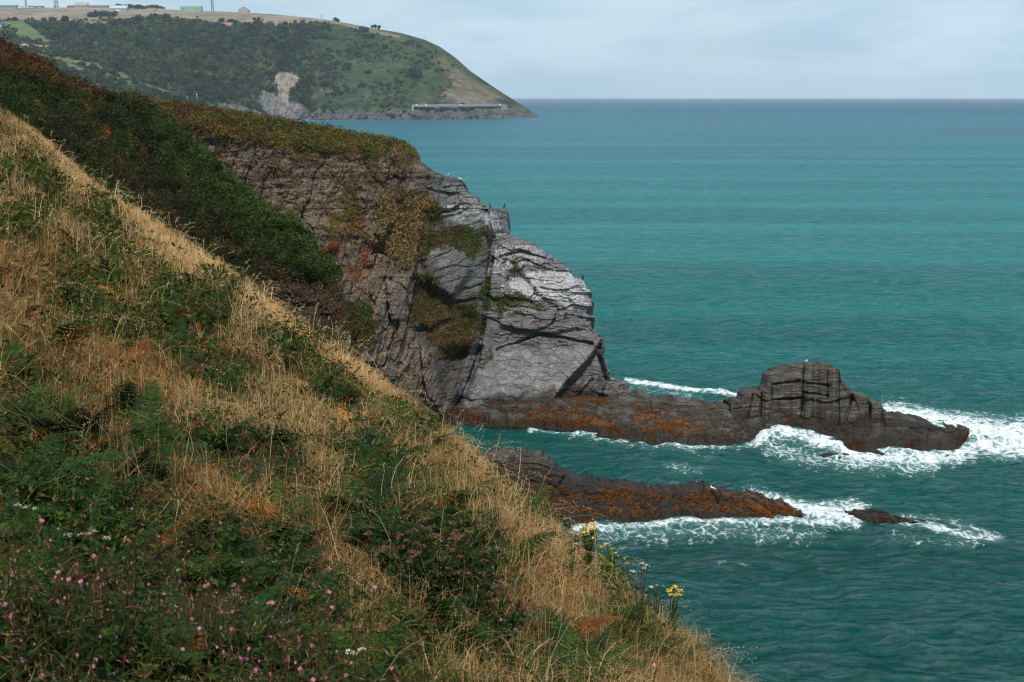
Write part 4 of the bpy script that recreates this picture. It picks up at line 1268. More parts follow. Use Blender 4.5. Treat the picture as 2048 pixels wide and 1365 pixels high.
def cliff_plants():
    P, PX, PY, vg, heath, earthy, wA = CL
    r = np.random.default_rng(17)
    # area weight: grid cells are about equal in picture size
    low = vg * (1 - heath)
    tint = fbm(PX / 26, PY / 22, 0, 3, 401)
    yel = poly(PX, PY, [(655, 420), (710, 420), (710, 460), (660, 460)], 8)
    straw = poly(PX, PY, [(745, 380), (870, 390), (850, 470), (835, 540), (790, 545), (755, 470)], 14)
    grn = np.maximum(poly(PX, PY, [(930, 455), (985, 455), (985, 640), (955, 640), (940, 520)], 10), poly(PX, PY, [(985, 590), (1110, 600), (1100, 640), (985, 640)], 8))
    grn = np.maximum(grn, poly(PX, PY, [(715, 600), (760, 600), (750, 645), (715, 645)], 6))
    idx, C = scatter_on(P, low ** 1.5 + 1e-9, 52000, r, 0.10)
    tt = np.clip(0.5 + 0.8 * tint.ravel()[idx] + 0.3 * r.normal(size=len(idx)), 0, 1)[:, None]
    col = np.array([0.036, 0.044, 0.011]) * (1 - tt) + np.array([0.115, 0.072, 0.025]) * tt
    e = earthy.ravel()[idx][:, None]
    col = col * (1 - e * 0.7) + np.array([0.17, 0.11, 0.055]) * e * 0.7
    s_ = straw.ravel()[idx][:, None] * (r.random((len(idx), 1)) < 0.5)
    col = col * (1 - s_) + np.array([0.26, 0.175, 0.075]) * s_
    y_ = yel.ravel()[idx][:, None]
    col = col * (1 - y_) + np.array([0.15, 0.11, 0.02]) * y_
    g_ = grn.ravel()[idx][:, None]
    col = col * (1 - g_) + np.array([0.045, 0.075, 0.016]) * g_
    col *= r.uniform(0.55, 1.35, (len(idx), 1))
    C[:, 1] -= 0.12
    V, Q, K = leafquads(C, r.uniform(0.14, 0.36, len(C)), col, r, 0.0, 0.35)
    tag(mesh_np('cliff_plants', V, Q, M_BUSH, smooth=False, attrs={'col': K}), 'brown and green grass clinging to the cliff ledges', 'ground cover', kind='stuff')
    # heath on the cliff top
    idx, C = scatter_on(P, heath * sstep(880, 700, PX) + heath * 0.6 + 1e-9, 62000, r, 0.12)
    hx, hy = PX.ravel()[idx], PY.ravel()[idx]
    t1 = fbm(hx / 30, hy / 7, 0, 3, 411)
    t2 = fbm(hx / 18, hy / 9, 0, 3, 413)
    col = np.tile(np.array([0.062, 0.037, 0.014]), (len(idx), 1))
    gm = sstep(-0.1, 0.3, t1 + 0.15 * r.normal(size=len(idx)) + np.interp(hx, [270, 500, 830], [-0.12, 0.15, 0.4]))[:, None]
    col = col * (1 - gm) + np.array([0.058, 0.070, 0.014]) * gm
    om = (sstep(0.1, 0.4, t2 + 0.2 * r.normal(size=len(idx))) * 0.8)[:, None]
    col = col * (1 - om) + np.array([0.15, 0.080, 0.021]) * om
    col *= r.uniform(0.5, 1.4, (len(idx), 1))
    topm = sstep(0.25, 0.75, r.random(len(idx)))
    C[:, 2] += 0.45 * topm * r.random(len(idx)) * (0.6 + 0.7 * fbm(hx / 12, hy / 5, 0, 3, 415))
    V, Q, K = leafquads(C, r.uniform(0.16, 0.38, len(C)), col, r, 0.0, 0.5)
    tag(mesh_np('heath', V, Q, M_BUSH, smooth=False, attrs={'col': K}), 'rusty heath and bracken on the cliff top', 'ground cover', kind='stuff')
    # rusty red lichen / docks on the left wall
    red = np.maximum.reduce([poly(PX, PY, p, 6) for p in ([(660, 480), (676, 480), (672, 520), (664, 525)], [(640, 495), (662, 500), (655, 515), (638, 512)],
                                                         [(690, 540), (720, 530), (725, 560), (700, 560)], [(728, 490), (740, 500), (736, 540), (726, 530)], [(700, 435), (720, 440), (712, 460), (700, 455)])])
    idx, C = scatter_on(P, red + 1e-9, 1800, r, 0.08)
    C[:, 1] -= 0.1
    V, Q, K = leafquads(C, r.uniform(0.12, 0.28, len(C)), np.array([0.20, 0.055, 0.02]) * r.uniform(0.5, 1.3, (len(C), 1)), r, 0, 0.5)
    tag(mesh_np('rusty_dock', V, Q, M_BUSH, smooth=False, attrs={'col': K}), 'rust red plants in the cracks of the brown cliff wall', 'ground cover', kind='stuff')


cliff_plants()


# seaweed fringes on the tidal rocks
def seaweed():
    r = np.random.default_rng(19)
    C, K = [], []
    for (P, PX, PY), n, hi in ((SHELF, 9000, 1.1), (REEF, 8000, 1.3), (STACK, 2500, 0.8), (ROCK, 700, 0.7)):
        k = PX.shape[0]
        z = P[:k, :, 2]
        w = sstep(0.12, 0.4, z) * sstep(hi, hi * 0.55, z) * sstep(0.0, 0.25, fbm(PX / 26, PY / 9, 0, 4, 421) + (np.interp(PX, [1000, 1080, 1100, 1400, 1460, 1600], [-.1, 0.05, 0.12, 0.1, -0.3, -0.4]) if hi == 1.1 else 0))
        idx, q = scatter_on(P[:k], w + 1e-12, n, r, 0.05)
        C.append(q + np.array([0, -0.06, 0.04]))
        t = r.random((n, 1))
        K.append((np.array([0.05, 0.018, 0.005]) * (1 - t) + np.array([0.24, 0.088, 0.011]) * t) * (0.5 if n < 5000 else 1.0))
    C, K = np.concatenate(C), np.concatenate(K)
    V, Q, K = leafquads(C, r.uniform(0.12, 0.34, len(C)), K, r, 0.55, 0.3)
    tag(mesh_np('seaweed', V, Q, M_LEAF, smooth=False, attrs={'col': K}), 'orange bladder wrack hanging over the tidal rocks', 'seaweed', kind='stuff')


seaweed()


# ================================================================== NEAR GRASSY SLOPE
EDGE = np.array([  # picture x, y of the grass edge, distance ahead
    (-250, 60, 46), (0, 228, 38), (100, 290, 35.5), (180, 352, 33), (260, 418, 30.5), (340, 492, 28), (420, 534, 25.5), (500, 572, 23), (600, 650, 20.5), (700, 722, 18.5), (800, 782, 16.4),
    (900, 850, 14.5), (960, 902, 13.2), (1040, 980, 12.2), (1100, 1042, 11.5), (1200, 1122, 10.4), (1300, 1186, 9.6), (1400, 1268, 8.8), (1500, 1352, 8.0), (1620, 1460, 7.2), (1800, 1640, 6.2)], float)
_e = at_y(EDGE[:, 0], EDGE[:, 1], EDGE[:, 2])
_o = np.argsort(_e[:, 1])
EX = lambda y: np.interp(y, np.concatenate([[-8, 0, 3], _e[_o, 1], [70]]), np.concatenate([[5.5, 4.6, 3.7], _e[_o, 0], [-34]]))
EZ = lambda y: np.interp(y, np.concatenate([[-8, 0, 3], _e[_o, 1], [70]]), np.concatenate([[28.2, 28.2, 28.2], _e[_o, 2], [36.5]]))


def sp(x, k):
    return k * np.logaddexp(0, x / k)


def ground(x, y):
    d = x - EX(y)
    k = 0.35 + 0.02 * np.clip(y, 0, 50)
    z = EZ(y) - 0.36 * d - 1.5 * (sp(d - 0.1, k) - sp(-0.1, k)) - 0.25
    z = z + 0.16 * fbm(x / 2.2, y / 2.2, 0, 3, 501) + 0.13 * fbm(x / 0.55, y / 0.55, 0, 2, 503)
    # the worn standing place beside the camera
    near = np.exp(-((x / 2.5) ** 2 + (y / 2.2) ** 2))
    return z * (1 - near) + np.minimum(z, 30.35) * near


def hit(px, py, lift=0.0):
    """ground point under the thing of height `lift` seen at a picture position"""
    dx, dy, dz = ray(px, py)
    dx, dz = dx / dy, dz / dy
    ys = np.arange(2.5, 60, 0.06)
    z = CAMZ + dz * ys
    g = ground(dx * ys, ys) + lift
    i = np.argmax(z < g)
    y = ys[i]
    return np.array([dx * y, y, float(ground(np.array(dx * y), np.array(y)))]), bool((z < g).any())


def build_slope():
    ys = np.concatenate([np.arange(-10, 3, 0.35), np.arange(3, 14, 0.12), np.arange(14, 60, 0.25)])
    ds = np.concatenate([-np.geomspace(40, 0.3, 90), np.linspace(-0.28, 3, 40), np.geomspace(3.2, 30, 30)])
    Yg, Dg = np.meshgrid(ys, ds, indexing='ij')
    X = EX(Yg) + Dg
    Z = ground(X, Yg)
    Z = np.maximum(Z, -3.0)
    n = fbm(X / 1.5, Yg / 1.5, 0, 3, 511)[..., None]
    col = np.array([0.040, 0.030, 0.014]) + n * np.array([0.025, 0.02, 0.01])
    o = mesh_np('hillside', np.stack([X, Yg, Z], -1), gridq(*X.shape)[:, ::-1], M_SOIL, attrs={'col': np.clip(col, 0.01, 1)})
    tag(o, kind='structure')
    o['label'] = 'steep grassy slope falling to the sea in front of the viewer'


build_slope()


# ================================================================== DARK SHRUB SPUR
HS = pl([(-260, -40), (-100, 30), (0, 84), (60, 116), (110, 142), (150, 168), (215, 194), (260, 203), (300, 216), (335, 238), (400, 297), (470, 366), (530, 421), (560, 442), (590, 452), (612, 464),
         (640, 505), (665, 528), (680, 548), (686, 640), (694, 705), (702, 790)])
HG = pl([(-260, 120), (0, 300), (180, 420), (340, 560), (500, 640), (600, 720), (700, 800), (725, 830)])
HYC = pl([(-260, 84), (0, 76), (260, 68), (400, 64), (600, 59), (725, 57)])
HYG = pl([(-260, 56), (0, 50), (300, 48), (500, 49), (725, 51)])


def build_spur():
    cols = np.concatenate([np.arange(-250, 676, 1.6), np.arange(676, 702, 0.4)])
    t = np.linspace(0, 1, 230)
    T = np.repeat(t[:, None], len(cols), 1)
    PX = np.repeat(cols[None], len(t), 0)
    s, g = HS(PX), np.maximum(HG(PX), HS(PX) + 15)
    PY = g + (s - g) * T
    PX = PX + sstep(650, 702, PX) * (14 * fbm(PY / 24, 0 * PY, 0, 3, 621) + 5 * fbm(PY / 6, 0 * PY, 0, 2, 623)) * sstep(535, 570, PY)
    PX0 = np.repeat(cols[None], len(t), 0)
    s2 = np.where(PX0 > 600, np.interp(PX0, [600, 612, 640, 702], [458, 464, 505, 575]), s)
    T2 = np.clip((g - PY) / (g - s2), 0, 1)
    Y = HYG(PX) + (HYC(PX) - HYG(PX)) * T2 ** 1.15
    fold = sstep(650, 702, PX0)
    Y = Y + 2.5 * fold ** 2
    bare = poly(PX, PY, [(520, 560), (600, 570), (660, 590), (690, 560), (740, 800), (560, 800), (480, 600)], 14)
    D = (1.7 * fbm(PX / 75, PY / 55, 0, 3, 601) + 0.55 * fbm(PX / 24, PY / 18, 0, 3, 603)) * (1 - 0.5 * bare) * (1 - 0.6 * sstep(0.93, 1, T))
    f1_, f2_, rid_ = voro(PX / 30 + 0.5 * fbm(PX / 25, PY / 25, 0, 2, 631), PY / 17 + 0.5 * fbm(PX / 25, PY / 25, 3.0, 2, 633), 635)
    D += (1 - bare) * 0.75 * (0.55 - f1_ ** 1.5) * (1 - 0.5 * sstep(0.93, 1, T))
    D += bare * (0.9 * fbm(PX / 22, PY / 14, 0, 4, 605) + 0.35 * fbm(PX / 6, PY / 5, 0, 3, 606))
    D = D + fold * 0.5 * fbm(PX / 11, PY / 16, 0, 4, 625)
    P = push(at_y(PX, PY, Y), D)
    n = fbm(PX / 30, PY / 30, 0, 3, 607)[..., None]
    col = np.array([0.008, 0.010, 0.004]) * (1 - bare[..., None]) + np.array([0.050, 0.036, 0.024]) * bare[..., None]
    col = np.clip(col * (1 + 0.5 * n), 0.005, 1)
    E = P[-1]
    bk = []
    for dy, dz in ((3, -1.0), (10, -6), (25, -40)):
        q = E + np.stack([dy * E[:, 0] / E[:, 1] - 0.4, dy + 0 * E[:, 0], 0 * E[:, 0]], -1)
        q[:, 2] = np.maximum(E[:, 2] + dz, -2)
        bk.append(q)
    low = []
    for k, dz in ((1.5, -100.0), (0.7, -5.0)):
        q = P[0] + np.array([0, -k, dz])
        q[:, 2] = np.maximum(q[:, 2], -2)
        low.append(q)
    Pa = np.concatenate([np.stack(low), P, np.stack(bk)], 0)
    col = np.concatenate([np.repeat(col[:1], 2, 0), col, np.repeat(col[-1:], 3, 0)], 0)
    # the seaward end turns back towards the cove
    e1, e2 = Pa[:, -1] + np.array([-1.5, 14.0, -2.0]), Pa[:, -1] + np.array([-9.0, 45.0, -4.0])
    Pa = np.concatenate([Pa, np.maximum(e1, -2)[:, None] * [0, 0, 1] + e1[:, None] * [1, 1, 0], np.maximum(e2, -2)[:, None] * [0, 0, 1] + e2[:, None] * [1, 1, 0]], 1)
    col = np.concatenate([col, np.repeat(col[:, -1:], 2, 1)], 1)
    o = mesh_np('spur', Pa, gridq(*Pa.shape[:2]), M_SOIL, attrs={'col': col})
    tag(o, kind='structure')
    o['label'] = 'dark shrub-covered spur beyond the grass slope'
    # leaves
    r = np.random.default_rng(23)
    w = (1 - 0.85 * bare) * sstep(-0.6, -0.1, fbm(PX / 14, PY / 9, 0, 3, 609)) + 0.15 * (1 - bare)
    w *= (PX > -120) * (PY < np.interp(PX, EDGE[:, 0], EDGE[:, 1]) + 25)
    w = np.maximum(w, 0.35 * (PX > 664) * (PY < 720))
    idx, C = scatter_on(P, w, 260000, r, 0.05)
    x, y, tt = PX.ravel()[idx], PY.ravel()[idx], T.ravel()[idx]
    f = fbm(x / 16, y / 10, 0, 3, 611)
    up = r.random(len(idx)) ** 1.6 * (0.22 + 0.5 * np.clip(0.4 + f, 0, 1))
    C[:, 2] += up
    C[:, 1] -= 0.3 * up
    col = np.tile(np.array([0.017, 0.026, 0.006]), (len(idx), 1))
    k = sstep(-0.3, 0.4, fbm(x / 60, y / 40, 0, 3, 613))[:, None]
    col = col * (1 - k) + np.array([0.018, 0.020, 0.007]) * k
    rim = (sstep(0.45, 0.98, tt) * sstep(230, 420, x))[:, None]  # brighter green towards the crest: sky light put into the leaf colour
    col = col * (1 - rim * .7) + np.array([0.030, 0.055, 0.011]) * rim * .7
    br = poly(x, y, [(-60, 40), (30, 90), (120, 140), (220, 190), (200, 215), (100, 170), (0, 140), (-60, 110)], 18)[:, None]
    col = col * (1 - br * 0.85) + np.array([0.060, 0.030, 0.012]) * br * 0.85
    b2 = (poly(x, y, [(90, 300), (250, 290), (380, 420), (520, 470), (560, 540), (500, 560), (330, 450)], 25) * sstep(0.0, 0.35, fbm(x / 20, y / 14, 0, 3, 617)))[:, None] * .8
    col = col * (1 - b2) + np.array([0.040, 0.026, 0.014]) * b2
    bb = bare.ravel()[idx][:, None]
    col = col * (1 - bb) + np.array([0.065, 0.042, 0.024]) * bb
    for ox, oy, rr in ((178, 232, 7), (76, 222, 5), (290, 310, 6), (216, 278, 7), (208, 288, 6), (365, 408, 4), (350, 440, 4), (264, 292, 5), (432, 498, 5), (465, 478, 4), (480, 520, 5), (560, 560, 6)):
        om = np.exp(-(((x - ox) / rr) ** 2 + ((y - oy) / rr) ** 2))[:, None] * (r.random((len(idx), 1)) < 0.75)
        col = col * (1 - om) + np.array([0.16, 0.062, 0.014]) * om
    col *= (0.72 + 0.62 * rid_.ravel()[idx])[:, None]
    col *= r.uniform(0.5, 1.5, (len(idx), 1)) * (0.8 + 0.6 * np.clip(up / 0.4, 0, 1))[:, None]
    V, Q, K = leafquads(C, r.uniform(0.06, 0.15, len(C)) * np.clip(C[:, 1] / 62, 0.8, 1.7), col, r, 0.1, 0.5)
    tag(mesh_np('shrubbery', V, Q, M_BUSH, smooth=False, attrs={'col': K}), 'dark blackthorn and bracken scrub over the spur', 'scrub', kind='stuff')


build_spur()


# ================================================================== GRASS AND HERBS OF THE NEAR SLOPE
STRAW = [([(60, 250), (150, 330), (260, 420), (350, 500), (430, 555), (560, 650), (680, 730), (800, 795), (900, 860), (1000, 960), (1120, 1075), (1240, 1165), (1380, 1280), (1500, 1380)], 34, 1.0),
         ([(360, 990), (470, 1010), (540, 1050), (640, 1115), (760, 1150), (830, 1195)], 30, 0.95),
         ([(90, 690), (250, 740), (330, 800), (430, 850), (560, 880), (660, 850)], 45, 0.6), ([(0, 560), (100, 640), (180, 720)], 40, 0.5), ([(20, 260), (110, 330), (200, 420)], 30, 0.7),
         ([(1050, 1090), (1110, 1150), (1180, 1230)], 32, 0.8), ([(850, 900), (950, 960), (1010, 1050)], 38, 0.7), ([(1000, 1230), (1100, 1280), (1150, 1340)], 26, 0.6),
         ([(640, 1010), (740, 990), (800, 1000)], 25, 0.5), ([(480, 760), (600, 790), (700, 850)], 30, 0.5), ([(270, 640), (380, 640), (430, 700)], 25, 0.45)]
GREENZ = [([(20, 470), (80, 440)], 30), ([(200, 440), (215, 500)], 34), ([(60, 340), (90, 380)], 30), ([(150, 560), (210, 570), (190, 660)], 40), ([(330, 620), (420, 640), (350, 690)], 40), ([(430, 580), (460, 600)], 25),
          ([(560, 690), (620, 700)], 28), ([(640, 780), (680, 800)], 36), ([(540, 900), (560, 960)], 36), ([(690, 910), (760, 950), (720, 1020)], 45), ([(20, 850), (60, 980), (130, 1030)], 60), ([(420, 900), (440, 960)], 36),
          ([(280, 900), (320, 960)], 40), ([(850, 1070), (940, 1110), (1000, 1180)], 50), ([(1170, 1070), (1190, 1110)], 30), ([(1240, 1240), (1280, 1300)], 36), ([(1170, 1320), (1100, 1360)], 40), ([(740, 1040), (700, 1020)], 30),
          ([(800, 850), (860, 880)], 26), ([(240, 660), (300, 700)], 30), ([(130, 650), (90, 690)], 24), ([(400, 760), (470, 790)], 36), ([(560, 1080), (520, 1150)], 36), ([(1050, 1010), (1080, 1040)], 20), ([(960, 890), (1000, 930)], 16)]
HERB = [(-300, 1010), (60, 1030), (260, 1050), (400, 1120), (520, 1130), (600, 1210), (720, 1260), (860, 1330), (960, 1500), (-300, 1600)]
ORANGE = [([(20, 560), (100, 640), (40, 720), (180, 800), (280, 760)], 85), ([(330, 990), (400, 1010)], 40), ([(880, 940), (940, 990)], 30)]


def zone(px, py):
    st = 0 * px
    for l, w, k in STRAW:
        d, _ = seg_dist(px, py, l)
        st = np.maximum(st, k * np.exp(-(d / w) ** 2))
    gr = 0 * px
    for l, w in GREENZ:
        d, _ = seg_dist(px, py, l)
        gr = np.maximum(gr, np.exp(-(d / w) ** 2))
    orr = 0 * px
    for l, w in ORANGE:
        d, _ = seg_dist(px, py, l)
        orr = np.maximum(orr, np.exp(-(d / w) ** 2))
    hb = poly(px, py, HERB, 45)
    return st, gr, orr, hb


def sample_slope(n, r, reach=0.9, near_bias=1.0):
    """random ground points on the part of the slope that can be seen"""
    out = []
    tot = 0
    while tot < n:
        m = n * 4
        y = 1.2 + (44 - 1.2) * r.random(m) ** 1.15
        x = EX(y) + 0.55 - (r.random(m) * (EX(y) + 0.55 + 0.44 * y + 6.0))
        # thin out with distance
        keep = r.random(m) < np.clip((7.5 / y) ** near_bias, 0, 1)
        keep &= np.hypot(x, y) > 1.0
        x, y = x[keep], y[keep]
        z = ground(x, y)
        px, py = proj(np.stack([x, y, z], -1))
        inside = (px > -160) & (px < 1750) & (py < 1640)
        k = inside | (r.random(len(px)) < 0.45)          # the ground beside the view is grown over too, more thinly
        out.append(np.stack([x, y, z, np.clip(px, -900, 2400), np.clip(py, -200, 2200)], -1)[k])
        tot += (k & inside).sum()
    A = np.concatenate(out)
    ins = (A[:, 3] > -160) & (A[:, 3] < 1750) & (A[:, 4] < 1640)
    last = np.searchsorted(np.cumsum(ins), n)
    return A[:last + 1]


def blades(name, B, h, az, lean, w, col, label, cat, seed, tipcol=None, K=5, droop=0.8):
    r = np.random.default_rng(seed)
    n = len(B)
    t = np.linspace(0, 1, K)
    dx, dy = np.cos(az), np.sin(az)
    wob = r.normal(size=(n, 2)) * 0.10
    hor = lean[:, None] * t[None] ** 1.6
    ver = t[None] * (1 - 0.25 * lean[:, None]) - droop * lean[:, None] * t[None] ** 3.0 * 0.9
    Cx = B[:, 0, None] + h[:, None] * (dx[:, None] * hor + wob[:, :1] * np.sin(t * 3)[None])
    Cy = B[:, 1, None] + h[:, None] * (dy[:, None] * hor + wob[:, 1:] * np.sin(t * 3)[None])
    Cz = B[:, 2, None] + h[:, None] * ver
    sa = az + math.pi / 2 + r.normal(size=n) * 0.7
    wt_ = w[:, None] * np.array([0.8, 1.0, 0.85, 0.6, 0.18] if K == 5 else np.linspace(1, 0.2, K))[None]
    sx, sy = np.cos(sa)[:, None] * wt_ * 0.5, np.sin(sa)[:, None] * wt_ * 0.5
    L = np.stack([Cx - sx, Cy - sy, Cz], -1)
    R = np.stack([Cx + sx, Cy + sy, Cz], -1)
    V = np.stack([L, R], 2).reshape(n, K * 2, 3)
    q = np.array([[2 * i, 2 * i + 1, 2 * i + 3, 2 * i + 2] for i in range(K - 1)])
    Q = (q[None] + (np.arange(n) * K * 2)[:, None, None]).reshape(-1, 4)
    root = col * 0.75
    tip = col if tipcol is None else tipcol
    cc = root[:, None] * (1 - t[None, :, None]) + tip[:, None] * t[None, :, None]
    cc = np.repeat(cc, 2, 1)
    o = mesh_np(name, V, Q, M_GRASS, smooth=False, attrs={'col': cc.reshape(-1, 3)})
    return tag(o, label, cat, kind='stuff')


def build_grass():
    r = np.random.default_rng(31)
    # tufts
    T = sample_slope(19000, r, near_bias=0.55)
    st, gr, orr, hb = zone(T[:, 3], T[:, 4])
    nz = 0.6 * fbm(T[:, 0] / 0.9, T[:, 1] / 0.9, 0, 3, 701) + 0.75 * fbm(T[:, 0] / 0.34, T[:, 1] / 0.42, 0, 2, 702)
    psel = np.clip(0.395 + 0.75 * st - 0.78 * gr - 0.36 * hb + 0.95 * nz + 0.15 * orr, 0.04, 1)
    T = T[r.random(len(T)) < psel]
    st, gr, orr, hb = zone(T[:, 3], T[:, 4])
    nb = 26
    n = len(T) * nb
    ti = np.repeat(np.arange(len(T)), nb)
    B = T[ti, :3].copy()
    rad = r.random(n) ** 0.7 * 0.13
    a0 = r.random(n) * 2 * math.pi
    B[:, 0] += rad * np.cos(a0)
    B[:, 1] += rad * np.sin(a0)
    B[:, 2] = ground(B[:, 0], B[:, 1]) - 0.02
    taz = (r.normal(size=len(T)) * 1.3 - 0.25)[ti]                # falling down the slope (towards +x), wind-tangled
    az = taz + r.normal(size=n) * 0.95
    tl = r.uniform(0.25, 1.15, len(T))[ti]
    lean = np.clip(tl + r.normal(size=n) * 0.32, 0.02, 1.5)
    th = (r.uniform(0.16, 0.34, len(T)) * (1 - 0.35 * np.clip(st, 0, 1)))[ti]
    h = th * r.uniform(0.55, 1.35, n)
    d = np.linalg.norm(B - np.array([0, 0, CAMZ]), axis=1)
    w = r.uniform(0.0022, 0.0042, n) * np.clip(d / 9.0, 0.8, 3.2)
    k = r.random((n, 1))
    straw = np.array([0.38, 0.225, 0.085]) * (1 - k) + np.array([0.72, 0.50, 0.255]) * k
    oc = np.array([0.26, 0.105, 0.03]) * (1 - k) + np.array([0.48, 0.265, 0.10]) * k
    tor = np.clip(0.65 * orr + 0.30 * (fbm(T[:, 0] / 1.4, T[:, 1] / 1.4, 0, 2, 703) > 0.2) + 0.18, 0, 0.9)[ti]
    col = np.where((r.random(n) < tor)[:, None], oc, straw)
    tg = np.clip(0.30 + 0.5 * gr + 0.45 * hb - 0.25 * st + 0.25 * fbm(T[:, 0] / 0.7, T[:, 1] / 0.7, 0, 2, 705), 0.02, 0.9)[ti]
    g = np.array([0.034, 0.058, 0.011]) * (1 - k) + np.array([0.16, 0.16, 0.04]) * k
    col = np.where((r.random(n) < tg)[:, None], g, col)
    tb = (r.uniform(0.7, 1.15, len(T)) * (1 + 0.35 * sstep(0.55, 0.95, st)))[ti]  # straw bands brightened: sun on the ridge put into the blade colour
    col = col * tb[:, None] * r.uniform(0.75, 1.2, (n, 1))
    blades('dry_grass', B, h, az, lean, w, col, 'tangled straw-coloured grass covering the near slope', 'grass', 32)
    # seed heads: taller stalks
    S = sample_slope(2000, r, near_bias=0.7)
    st, gr, orr, hb = zone(S[:, 3], S[:, 4])
    S = S[r.random(len(S)) < np.clip(0.5 + 0.3 * st - 0.3 * gr, 0.15, 1)]
    n = len(S)
    B = S[:, :3]
    d = np.linalg.norm(B - np.array([0, 0, CAMZ]), axis=1)
    az = r.normal(size=n) * 1.0 - 0.1
    k = r.random((n, 1))
    col = np.array([0.42, 0.31, 0.14]) * (1 - k) + np.array([0.62, 0.50, 0.28]) * k
    h = r.uniform(0.32, 0.62, n)
    lean = r.uniform(0.15, 1.0, n)
    blades('seed_grass', B, h, az, lean, 0.003 * np.clip(d / 8, 0.8, 3), col, 'tall seeding grass stalks over the near slope', 'grass', 33, droop=0.75)
    # heads hang from the stalk ends
    t = np.linspace(0.72, 1.0, 9)
    hor = lean[:, None] * t[None] ** 1.6
    ver = t[None] * (1 - 0.25 * lean[:, None]) - 0.75 * lean[:, None] * t[None] ** 3 * 0.9
    C = np.stack([B[:, 0, None] + h[:, None] * np.cos(az)[:, None] * hor, B[:, 1, None] + h[:, None] * np.sin(az)[:, None] * hor, B[:, 2, None] + h[:, None] * ver], -1).reshape(-1, 3)
    C = np.repeat(C, 2, 0) + r.normal(size=(len(C) * 2, 3)) * 0.006
    V, Q, K = leafquads(C, np.repeat(np.clip(d / 8, 0.8, 2.4), 18) * r.uniform(0.006, 0.013, len(C)), np.repeat(np.repeat(col, 9, 0), 2, 0) * 0.85, r, 0, 0.35)
    tag(mesh_np('seed_heads', V, Q, M_GRASS, smooth=False, attrs={'col': K}), 'pale feathery seed heads of the grass', 'grass', kind='stuff')
    # low leafy undergrowth
    U = sample_slope(150000, r, near_bias=0.8)
    st, gr, orr, hb = zone(U[:, 3], U[:, 4])
    nz = -0.3 * fbm(U[:, 0] / 0.9, U[:, 1] / 0.9, 0, 3, 701) - 0.5 * fbm(U[:, 0] / 0.34, U[:, 1] / 0.42, 0, 2, 702) + 0.4 * fbm(U[:, 0] / 0.5, U[:, 1] / 0.5, 0, 3, 707)
    keep = r.random(len(U)) < np.clip(0.36 + 0.8 * gr + 0.7 * hb - 0.45 * st + 0.75 * nz, 0.03, 1)
    U, st, gr, orr, hb, nz = U[keep], st[keep], gr[keep], orr[keep], hb[keep], nz[keep]
    n = len(U)
    up = r.random(n) * (0.10 + 0.16 * np.clip(nz + 0.3, 0, 1) + 0.20 * hb + 0.08 * gr)
    C = U[:, :3].copy()
    C[:, 2] += up
    C[:, :2] += r.normal(size=(n, 2)) * 0.03
    k = np.clip(0.5 + 0.8 * fbm(U[:, 0] / 0.35, U[:, 1] / 0.35, 0, 2, 709) + 0.25 * r.normal(size=n), 0, 1)[:, None]
    col = np.array([0.013, 0.030, 0.006]) * (1 - k) + np.array([0.056, 0.084, 0.014]) * k
    br = (r.random((n, 1)) < 0.17 + 0.16 * orr[:, None] - 0.06 * hb[:, None])
    col = np.where(br, np.array([0.13, 0.055, 0.018]) * r.uniform(0.6, 1.3, (n, 1)), col)
    d = np.linalg.norm(C - np.array([0, 0, CAMZ]), axis=1)
    V, Q, K = leafquads(C, r.uniform(0.018, 0.045, n) * np.clip(d / 8, 0.85, 3.0), col * r.uniform(0.7, 1.3, (n, 1)), r, 0.1, 0.42)
    tag(mesh_np('undergrowth', V, Q, M_LEAF, smooth=False, attrs={'col': K}), 'low green leafy undergrowth between the grass tufts', 'ground cover', kind='stuff')


build_grass()


